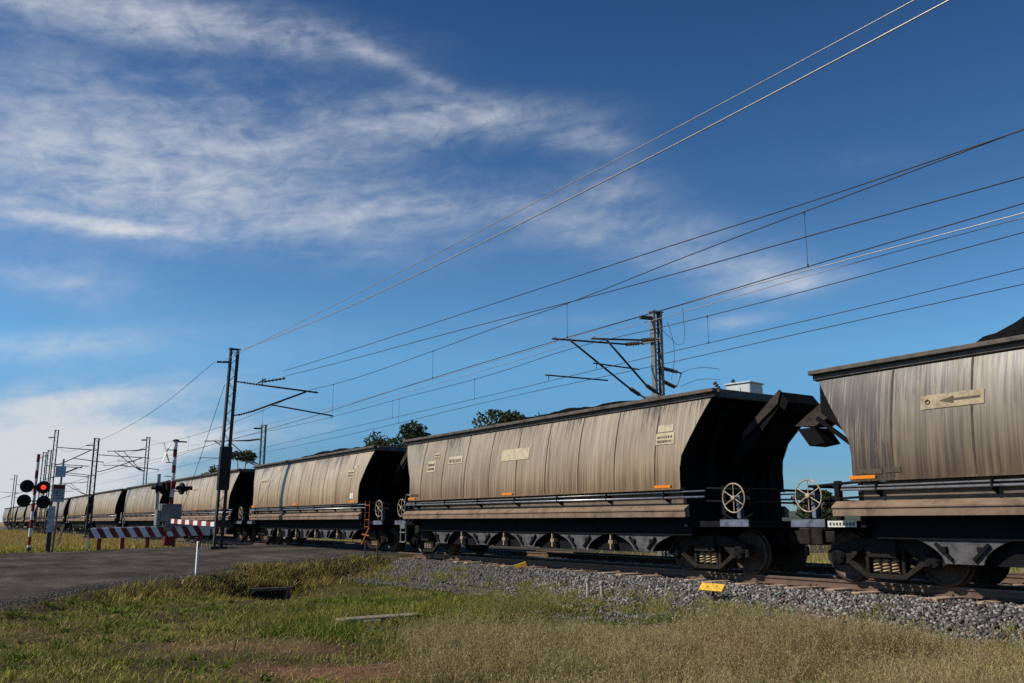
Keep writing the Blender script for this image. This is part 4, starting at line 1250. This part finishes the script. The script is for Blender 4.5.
# short turf
x, y, g = sample(420000, (-30, -4, .2, 12.3), 41)
ro = road_out(x, y)
den = np.clip(-.25 + 1.7 * clump(x, y, 1.8), .04, 1)
den *= np.clip(ro / .5 + g.uniform(-.4, .5, len(x)), 0, 1) * (1 - .97 * red_mask(x, y)) * (1 - .95 * ash_mask(x, y))
den *= 1 - .75 * spot(x, y, -11.6, 3.3, 2.2, .9, .7, .5)
den *= 1 - .85 * sstep(10.9, 11.5, y)
k = g.uniform(0, 1, len(x)) < den
x, y = x[k], y[k]; tz = tall_zone(x, y); n = len(x)
hgt = (.025 + .085 * g.uniform(0, 1, n) ** 1.7) * (.5 + 1.0 * clump(x, y, 2.3, 2)) * (1 + .6 * tz)
bank = sstep(1.6, .2, road_out(x, y)) * sstep(3, 6, y)
hgt *= 1 - .6 * ((np.abs(y + .333 * x) < .75) & (x < -18.5))
kc = ~((y > 7.6) & (y < 8.75) & (x > -24.75) & (x < -22.4)); x, y, tz, hgt, bank = x[kc], y[kc], tz[kc], hgt[kc], bank[kc]; n = len(x)
hgt *= 1 + .7 * bank
dry = -.08 + .75 * clump(x, y, 1.0, 5) + .35 * bank + .25 * tz + g.normal(0, .24, n)
dry += .25 * spot(x, y, -13, 3.2, 3.5, 1.4, .6, .6)
k = g.uniform(0, 1, n) < .14; dry[k] += .4
parts.append(blades(x, y, height(x, y), hgt, g.uniform(.006, .016, n), g.uniform(.2, 1.3, n), np.clip(dry, 0, 1), 42))
# leafy tufts
x, y, g = sample(170000, (-26, -4, 1.0, 12.0), 51)
tz = tall_zone(x, y)
tuft = np.clip((clump(x, y, 2.6, 7) + .35 * wob(x, y, 5.5) - .62) * 5, 0, 1)
mid = sstep(-21, -16, x) * sstep(-.4, 0.2, y - 4.5)
tuft = tuft * (1 - ((np.abs(y + .333 * x) < .9) & (x < -18.5)))
den = np.clip(tuft * .35 + .9 * mid * np.clip(clump(x, y, 1.8, 3) * 1.6 - .3, 0, 1), 0, 1) * (1 - .35 * tz)
den *= (road_out(x, y) > .35) * (1 - red_mask(x, y)) * (1 - .97 * ash_mask(x, y)) * (1 - sstep(11.2, 11.9, y))
den *= 1 - .9 * spot(x, y, -14.3, 6.85, .7, .95, 0, .2)
k = g.uniform(0, 1, len(x)) < den
x, y = x[k], y[k]; n = len(x)
hgt = g.uniform(.08, .30, n) * (.5 + .8 * clump(x, y, 2.0, 4)) * (.55 + .45 * sstep(-19, -14, x))
parts.append(blades(x, y, height(x, y), hgt, g.uniform(.006, .014, n), g.uniform(.25, 1.1, n), np.clip(.05 + .42 * clump(x, y, 1.3, 9) + g.normal(0, .22, n), 0, .95), 52))
# darker scrubby growth on the bank and by the culvert
x, y, g = sample(60000, (-29, -20, 3.5, 12.6), 55, 22)
ro = road_out(x, y); den = sstep(.2, .6, ro) * sstep(2.2, 1.2, ro) * np.clip(clump(x, y, 2.2, 6) * 1.4 - .1, 0, 1)
k = (g.uniform(0, 1, len(x)) < den) & ~((y > 7.6) & (y < 8.75) & (x > -24.75) & (x < -22.4)); x, y = x[k], y[k]; n = len(x)
parts.append(blades(x, y, height(x, y), g.uniform(.1, .32, n), g.uniform(.012, .022, n), g.uniform(.3, 1.1, n), np.clip(.75 + g.normal(0, .28, n), 0, 1), 56))
# lying straw, trodden litter and low broad-leaved weeds in the turf
x, y, g = sample(26000, (-26, -4, .5, 11.6), 63, 12)
k = (road_out(x, y) > .1) & (g.uniform(0, 1, len(x)) < np.clip(.12 + 1.1 * clump(x, y, 1.4, 12) - .25 + .5 * red_mask(x, y), .05, 1)) & ~((y > 7.6) & (y < 8.75) & (x > -24.75) & (x < -22.4))
x, y = x[k], y[k]; n = len(x)
parts.append(blades(x, y, height(x, y) + .012, g.uniform(.05, .13, n), g.uniform(.004, .009, n), g.uniform(2.2, 3.4, n) * .55, np.clip(g.normal(.70, .10, n), 0, 1), 64))
cx_ = []; cy_ = []; ch_ = []; cw_ = []
gx_, gy_, g = sample(5200, (-24, -5, .8, 11.2), 65, 12)
k = (road_out(gx_, gy_) > .5) & (g.uniform(0, 1, len(gx_)) < clump(gx_, gy_, 1.1, 15) ** 2 * .35) & (red_mask(gx_, gy_) < .5)
for a_, b_ in zip(gx_[k], gy_[k]):
    m = int(g.integers(9, 22)); r_ = g.uniform(.03, .10)
    cx_.append(g.normal(a_, r_, m)); cy_.append(g.normal(b_, r_, m)); ch_.append(g.uniform(.05, .15, m)); cw_.append(g.uniform(.018, .042, m))
x, y, h_, w_ = map(np.concatenate, (cx_, cy_, ch_, cw_)); n = len(x)
parts.append(blades(x, y, height(x, y), h_, w_, g.uniform(.5, 1.6, n), np.clip(g.normal(.10, .10, n), 0, .5), 66))
# growth over the culvert's earth cover
g = np.random.default_rng(59); n = 1500
x = g.uniform(-25.7, -24.68, n); y = g.uniform(7.45, 8.95, n); z = np.interp(x, [-25.6, -24.72], [-.20, -.70])
parts.append(blades(x, y, z, g.uniform(.08, .26, n), g.uniform(.012, .022, n), g.uniform(.3, 1.1, n), np.clip(.7 + g.normal(0, .28, n), 0, 1), 60))
# weeds on the ballast toe
cxs = RNG.uniform(-27, -4, 170); cys = RNG.uniform(11.4, 12.35, 170) + .5 * (RNG.uniform(0, 1, 170) < .15)
cxs = np.concatenate([cxs, [-11.5, -11.4, -11.55, -7.0, -7.2, -16.6, -16.9, -17.2]]); cys = np.concatenate([cys, [12.15, 12.2, 12.1, 12.3, 12.2, 12.3, 12.2, 12.4]])
xs, ys, hs = [], [], []
for a_, b_ in zip(cxs, cys):
    m = RNG.integers(25, 90); xs.append(RNG.normal(a_, .13, m)); ys.append(RNG.normal(b_, .09, m)); hs.append(RNG.uniform(.4, 1, m) * RNG.uniform(.10, .32))
x, y, h_ = map(np.concatenate, (xs, ys, hs)); n = len(x)
parts.append(blades(x, y, np.maximum(height(x, y), formation(y)) + .02, h_, RNG.uniform(.006, .012, n), RNG.uniform(.2, .8, n), np.clip(RNG.normal(.5, .25, n), 0, 1), 58))
v_, f_, t_ = cat(parts)
tag(big_mesh('grass', v_, f_, MT['grass'], {'tone': t_}), 'short green and yellowing grass on the verge before the track', 'grass', kind='stuff')

# tall dry seeding grass
parts = []
x, y, g = sample(75000, (-18, -2.5, 4.2, 12.2), 61, 11)
tz = tall_zone(x, y)
edge = sstep(11.0, 9.6, y + .9 * (clump(x, y, .8, 21) - .5))
den = tz * np.clip(-.05 + 1.3 * clump(x, y, 1.6, 8), .03, 1) * (1 - ash_mask(x, y)) * (1 - red_mask(x, y)) * (.05 + .95 * edge)
k = g.uniform(0, 1, len(x)) < den
x, y = x[k], y[k]; n = len(x)
hgt = g.uniform(.22, .60, n) * (.45 + .8 * clump(x, y, .9, 3)) * (.38 + .62 * sstep(11.4, 9.2, y)) * (1 - .62 * spot(x, y, -11.2, 8.0, 2.7, 1.5, -.1, .5))
tone = np.clip(-.02 + .85 * clump(x, y, .9, 4) - .3 * sstep(-10.5, -14, x) + g.normal(0, .24, n), 0, 1)
z = height(x, y)
# leaf blades at the foot
for rep in range(3):
    parts.append(blades(x + g.normal(0, .05, n), y + g.normal(0, .05, n), z, hgt * g.uniform(.25, .75, n), g.uniform(.004, .008, n), g.uniform(.2, .7, n), np.clip(tone - .28 + g.normal(0, .2, n), 0, 1), 62 + rep))
# stems with airy seed heads
ld = g.uniform(0, 2 * PI, n); ln = g.uniform(.05, .45, n)
top = np.stack([x + np.cos(ld) * ln * hgt, y + np.sin(ld) * ln * hgt, z + hgt], -1); bot = np.stack([x, y, z - .01], -1)
def thin(p, q, w, tone, seed):
    g2 = np.random.default_rng(seed); m = len(p)
    az = g2.uniform(0, 2 * PI, m); s = np.stack([np.cos(az), np.sin(az), 0 * az], -1) * (w / 2)
    Vv = np.stack([p - s, p + s, q + s * .5, q - s * .5], 1).reshape(-1, 3)
    return Vv, np.arange(4 * m).reshape(-1, 4), np.repeat(tone, 4)
parts.append(thin(bot, top, .0055, np.clip(tone + .1, 0, 1), 70))
for rep in range(13):
    f0 = g.uniform(.45, .97, n)[:, None]
    p = bot + (top - bot) * f0
    dv = g.normal(size=(n, 3)); dv[:, 2] = np.abs(dv[:, 2]) * .9 + .3; dv /= np.linalg.norm(dv, axis=1, keepdims=True)
    q = p + dv * g.uniform(.06, .19, n)[:, None]
    parts.append(thin(p, q, .0036, np.clip(tone + .15 + .12 + g.normal(0, .14, n), 0, .86), 80 + rep))
    # seeds
    qq = q + g.normal(0, .012, (n, 3)); s_ = g.normal(size=(n, 3)); s_ /= np.linalg.norm(s_, axis=1, keepdims=True)
    parts.append(thin(qq, qq + s_ * .02, .009, np.clip(tone + .2 + .12 + g.normal(0, .12, n), 0, .84), 90 + rep))
v_, f_, t_ = cat(parts)
tag(big_mesh('tall_grass', v_, f_, MT['tall'], {'tone': t_}), 'tall dry seeding grass filling the lower right verge', 'grass', kind='stuff')

# rough field grass beyond the road and behind the tracks
parts = []
g = np.random.default_rng(71)
n = 60000
x = -43 - 120 * g.uniform(0, 1, n) ** 1.6; y = g.uniform(-4, 12.6, n)
k = (road_out(x, y) > .3) & in_view(x, y, height(x, y), 60); x, y = x[k], y[k]; n = len(x)
ro = road_out(x, y)
hgt = g.uniform(.15, .45, n) * (.45 + .8 * sstep(.2, 6, ro)); tone = np.clip(.32 + .45 * sstep(1, 7, ro) + .18 * wob(x, y, .5) + g.normal(0, .13, n), 0, .9)
parts.append(blades(x, y, height(x, y), hgt, g.uniform(.02, .05, n), g.uniform(.2, .8, n), tone, 72))
n = 14000; x = g.uniform(-70, -8, n); y = g.uniform(21.5, 46, n); k = in_view(x, y, height(x, y), 60); x, y = x[k], y[k]; n = len(x)
parts.append(blades(x, y, height(x, y), g.uniform(.15, .5, n), g.uniform(.02, .04, n), g.uniform(.2, .8, n), np.clip(.5 + g.normal(0, .2, n), 0, 1), 73))
v_, f_, t_ = cat(parts)
tag(big_mesh('field_grass', v_, f_, MT['grass'], {'tone': t_}), 'yellow rough grass in the field beyond the road and behind the tracks', 'grass', kind='stuff')

# trees
def tree(name, x, y, top, spread, label, seed, leaf=.28, n_leaf=2600, base=-.6, crown_from=.35, group='trees beyond the tracks'):
    g = np.random.default_rng(seed); H = top - base
    root = thing(name, label, 'tree', (x, y, base), 0, group)
    tr_ = MB(); lobes = []
    lean = g.normal(0, .05, 2)
    tp = Vector((lean[0] * H, lean[1] * H, H * .55))
    tr_.poly([(0, 0, -.2), (lean[0] * H * .3, lean[1] * H * .3, H * .25), tp], H * .028 + .03, 8, H * .016 + .02)
    nl = int(g.integers(6, 10))
    for i in range(nl):
        a = 2 * PI * i / nl + g.uniform(-.4, .4); rr = spread * g.uniform(.25, .95); zz = H * g.uniform(crown_from + .12, .93)
        if i == 0: rr *= .2; zz = H * .9
        e = Vector((math.cos(a) * rr + tp.x, math.sin(a) * rr + tp.y, zz))
        s = Vector((lean[0] * H * .4, lean[1] * H * .4, H * g.uniform(.2, .5)))
        m_ = s.lerp(e, .55) + Vector((0, 0, H * .03))
        tr_.poly([s, m_, e], H * .012 + .015, 6, H * .004 + .006)
        lobes.append((e, spread * g.uniform(.30, .50)))
    tr_.build('trunk', MT['bark'], root, smooth='all')
    P, T = [], []
    per = n_leaf // nl
    for e, r in lobes:
        d = g.normal(size=(per, 3)); d /= np.linalg.norm(d, axis=1, keepdims=True)
        rad = r * g.uniform(.25, 1.08, per) ** .55
        c = np.array(e)[None] + d * rad[:, None] * np.array([1, 1, .72])[None]
        k = (wob(c[:, 0] * 2 / leaf * .22 + seed, c[:, 2] * 2 / leaf * .22) + .35 * wob(c[:, 1] * 3 / leaf * .2, c[:, 0])) > -.25
        c = c[k]; P.append(c); T.append(g.uniform(0, 1, len(c)))
    c = np.concatenate(P); n = len(c)
    a, b_ = g.normal(size=(n, 3)), g.normal(size=(n, 3))
    a /= np.linalg.norm(a, axis=1, keepdims=True); b_ -= a * (a * b_).sum(1, keepdims=True); b_ /= np.linalg.norm(b_, axis=1, keepdims=True)
    s = leaf * g.uniform(.5, 1.1, (n, 1))
    Vv = np.stack([c - a * s, c - b_ * s * .38, c + a * s, c + b_ * s * .38], 1).reshape(-1, 3)
    o = big_mesh('crown', Vv, np.arange(4 * n).reshape(-1, 4), MT['leaf'], {'tone': np.repeat(np.concatenate(T), 4)})
    o.parent = root
    return root
tree('gum_tree', -120.5, 60, 16.3, 5.6, 'dark gum tree showing above the gap between the two nearest complete wagons', 1, .42, 4200)
tree('gum_tree', -90.5, 60, 14.9, 5.4, 'broad gum tree crown rising over the coal of the nearest complete wagon', 2, .42, 5200)
tree('gum_tree', -84.0, 60, 13.9, 3.6, 'low gum tree crown right beside the broad one over the coal heap', 12, .42, 1500)
tree('gum_tree', -203, 60, 17.5, 4.6, 'gum tree beside the steel mast above the wagon with the orange ladder', 3, .7, 2000)
tree('gum_tree', -225, 60, 14.0, 4.2, 'lower gum tree just left of the dark lattice mast', 4, .7, 1500)
for i, (X_, t_, s_, l_) in enumerate(((-300, 14, 7, 'first'), (-325, 13, 7, 'second'), (-352, 14.5, 7, 'third'), (-380, 13, 8, 'fourth'), (-418, 15, 9, 'fifth'))):
    tree('gum_tree', X_, 88, t_, s_, f'far dark tree left of the boom post, {l_} from the right of its row', 20 + i, 1.0, 1500)
tree('bush', -45.8, 60, 3.5, 2.0, 'dark green bush seen through the brake wheel between two wagons', 31, .22, 2600, crown_from=.1)
tree('bush', -42.0, 62, 2.2, 1.6, 'low dark bush right of the brake wheel between two wagons', 32, .22, 1600, crown_from=.05)
tree('bush', -50.5, 66, 2.4, 1.8, 'low dark bush left of the brake wheel between two wagons', 33, .22, 1600, crown_from=.05)

# ------------------------------------------------------------------ light and sky
EL = math.radians(44)
LD = Vector((.40, .916, 0)).normalized() * math.cos(EL) + Vector((0, 0, -math.sin(EL)))
sun = bpy.data.lights.new('sun', 'SUN'); sun.energy = 5.0; sun.angle = math.radians(.53); sun.color = (1, .93, .82)
so = bpy.data.objects.new('sun', sun); COL.objects.link(so)
so.rotation_euler = LD.to_track_quat('-Z', 'Y').to_euler()
so.location = (0, 0, 50)

world = bpy.data.worlds.new('World'); SC.world = world; world.use_nodes = True
nt = world.node_tree; N = nt.nodes; Lk = nt.links.new
for nd in list(N): N.remove(nd)
def wn(typ, **kw):
    nd = N.new(typ)
    for k, v in kw.items(): setattr(nd, k, v)
    return nd
def wmath(op, a, b=None, c=None, clamp=False):
    m = wn('ShaderNodeMath', operation=op, use_clamp=clamp)
    for i, x in enumerate((a, b, c)):
        if x is None: continue
        if isinstance(x, (int, float)): m.inputs[i].default_value = x
        else: Lk(x, m.inputs[i])
    return m.outputs[0]
sky = wn('ShaderNodeTexSky'); sky.sky_type = 'NISHITA'; sky.sun_disc = False
sky.sun_elevation = EL; sky.sun_rotation = math.atan2(-LD.x, -LD.y)
sky.air_density = 1.0; sky.dust_density = .5; sky.ozone_density = 1.5; sky.altitude = 200
tc = wn('ShaderNodeTexCoord')
def vdot(v):
    d = wn('ShaderNodeVectorMath', operation='DOT_PRODUCT'); Lk(tc.outputs['Generated'], d.inputs[0]); d.inputs[1].default_value = v; return d.outputs['Value']
# azimuth / elevation (degrees) of each sky direction, counted from a fixed compass bearing
az = wmath('MULTIPLY', wmath('ARCTAN2', vdot(cr), vdot(fh)), 180 / PI)
el = wmath('MULTIPLY', wmath('ARCSINE', vdot((0, 0, 1))), 180 / PI)
el2 = wmath('SUBTRACT', el, wmath('MULTIPLY', az, .13))
uv2 = wn('ShaderNodeCombineXYZ'); Lk(az, uv2.inputs[0]); Lk(el2, uv2.inputs[1])
uv = wn('ShaderNodeCombineXYZ'); Lk(az, uv.inputs[0]); Lk(el, uv.inputs[1])
def blob(a, e, ra, re, rot, amp):
    rot = rot - .30 * min(0, a)
    mp = wn('ShaderNodeMapping', vector_type='TEXTURE')
    mp.inputs['Location'].default_value = (a, e, 0); mp.inputs['Rotation'].default_value = (0, 0, math.radians(rot)); mp.inputs['Scale'].default_value = (ra, re, 1)
    Lk(uv.outputs[0], mp.inputs['Vector'])
    ln = wn('ShaderNodeVectorMath', operation='LENGTH'); Lk(mp.outputs[0], ln.inputs[0])
    ex = wmath('EXPONENT', wmath('MULTIPLY', wmath('MULTIPLY', ln.outputs['Value'], ln.outputs['Value']), -1.0))
    return wmath('MULTIPLY', ex, amp)
def azel(px_, py_):
    d = cf + cr * ((px_ - 512) / F_PX) - cu * ((py_ - 341.5) / F_PX); d.normalize()
    return math.degrees(math.atan2(d.dot(cr), d.dot(fh))), math.degrees(math.asin(d.z))
D = 16.0   # pixels per degree, roughly
CL = [  # centre px, half sizes in px, rotation (deg, + = rising to the right), strength
    (120, 14, 230, 24, -4, .80), (300, 36, 140, 26, -8, .36), (400, 66, 90, 9, -20, .36), (60, 130, 240, 75, -8, .50), (300, 130, 260, 55, -6, .42),
    (480, 118, 150, 24, 1, .62), (590, 140, 60, 14, -6, .40), (470, 205, 140, 26, 2, .46), (640, 232, 130, 30, -4, .56), (730, 270, 110, 26, -8, .55), (780, 288, 70, 14, 4, .45), (735, 322, 45, 9, 4, .75),
    (70, 200, 230, 60, -6, .52), (100, 226, 110, 9, -7, .55), (60, 285, 80, 20, -10, .50), (40, 345, 100, 14, 0, .65), (20, 470, 190, 64, 4, 1.7), (60, 400, 120, 14, 2, .5),
    (260, 330, 140, 34, -5, .22), (620, 180, 70, 30, -10, .36), (850, 160, 120, 20, -6, .20), (200, 440, 150, 14, 3, .42), (560, 320, 130, 10, 3, .30), (330, 230, 190, 40, -8, .42)]
tot = None
for (px_, py_, rx, ry_, rot, amp) in CL:
    a_, e_ = azel(px_, py_); s_ = D
    bnode = blob(a_, e_, rx / s_, ry_ / s_, rot, amp)
    tot = bnode if tot is None else wmath('ADD', tot, bnode)
def wnoise(scale, rot, detail, rough, dist, z=0.0):
    mp = wn('ShaderNodeMapping'); mp.inputs['Scale'].default_value = (scale[0], scale[1], 1); mp.inputs['Rotation'].default_value = (0, 0, math.radians(rot)); mp.inputs['Location'].default_value = (z, z * 2, z)
    Lk(uv2.outputs[0], mp.inputs['Vector'])
    n = wn('ShaderNodeTexNoise'); n.inputs['Scale'].default_value = 1; n.inputs['Detail'].default_value = detail; n.inputs['Roughness'].default_value = rough; n.inputs['Distortion'].default_value = dist
    Lk(mp.outputs[0], n.inputs['Vector']); return n.outputs['Fac']
n1 = wnoise((.07, .24), 0, 8, .56, .7); n2 = wnoise((.15, .75), 0, 7, .60, .6, 4.0); n3 = wnoise((.45, .75), 0, 8, .64, .5, 9.0)
nn = wmath('ADD', wmath('ADD', wmath('MULTIPLY', n1, .40), wmath('MULTIPLY', n2, .28)), wmath('MULTIPLY', n3, .32))
dens = wmath('MULTIPLY', tot, wmath('ADD', wmath('MULTIPLY', wmath('SUBTRACT', nn, .40), 2.5, None, True), .30))
dens = wmath('ADD', dens, wmath('MULTIPLY', wmath('SUBTRACT', tot, .95, None, True), .8))
mr = wn('ShaderNodeMapRange', interpolation_type='SMOOTHSTEP'); mr.inputs['From Min'].default_value = .02; mr.inputs['From Max'].default_value = 1.05
Lk(dens, mr.inputs['Value'])
hs = wn('ShaderNodeHueSaturation'); hs.inputs['Hue'].default_value = .490; hs.inputs['Saturation'].default_value = 1.12; hs.inputs['Value'].default_value = 1.0
tintn = wn('ShaderNodeMix', data_type='RGBA', blend_type='MULTIPLY'); tintn.inputs[0].default_value = 1; Lk(sky.outputs[0], tintn.inputs[6]); tintn.inputs[7].default_value = (.98, 1.07, 1.24, 1)
elr = wmath('DIVIDE', el, 40.0, None, True)
gr = wn('ShaderNodeValToRGB'); ge = gr.color_ramp.elements
for i, (p_, c_) in enumerate([(.0, (.50, .68, .90)), (.10, (.52, .70, .92)), (.26, (.92, 1.08, 1.16)), (.40, (.86, .93, 1.03)), (.55, (.66, .70, .83)), (.70, (.50, .49, .62)), (1, (.42, .43, .58))]):
    if i >= len(ge): ge.new(.5)
    ge[i].position = p_; ge[i].color = (*c_, 1)
Lk(elr, gr.inputs['Fac'])
deep = wn('ShaderNodeMix', data_type='RGBA', blend_type='MULTIPLY'); deep.inputs[0].default_value = 1; Lk(tintn.outputs[2], deep.inputs[6]); Lk(gr.outputs['Color'], deep.inputs[7])
Lk(deep.outputs[2], hs.inputs['Color'])
mx = wn('ShaderNodeMix', data_type='RGBA'); Lk(mr.outputs['Result'], mx.inputs[0]); Lk(hs.outputs[0], mx.inputs[6]); mx.inputs[7].default_value = (7.5, 7.9, 8.5, 1)
bg = wn('ShaderNodeBackground'); bg.inputs['Strength'].default_value = .085
Lk(mx.outputs[2], bg.inputs['Color'])
wo = wn('ShaderNodeOutputWorld'); Lk(bg.outputs[0], wo.inputs['Surface'])

# ------------------------------------------------------------------ view
SC.view_settings.view_transform = 'Standard'
SC.view_settings.look = 'None'
SC.view_settings.exposure = 0.0
SC.view_settings.gamma = 1.0
SC.render.engine = 'CYCLES'
SC.cycles.use_denoising = False
SC.cycles.sample_clamp_indirect = 2.0
SC.cycles.caustics_reflective = False
SC.cycles.caustics_refractive = False
SC.cycles.max_bounces = 6
SC.cycles.transparent_max_bounces = 6
for o in list(bpy.data.objects):
    if 'no_copy' in o: del o['no_copy']
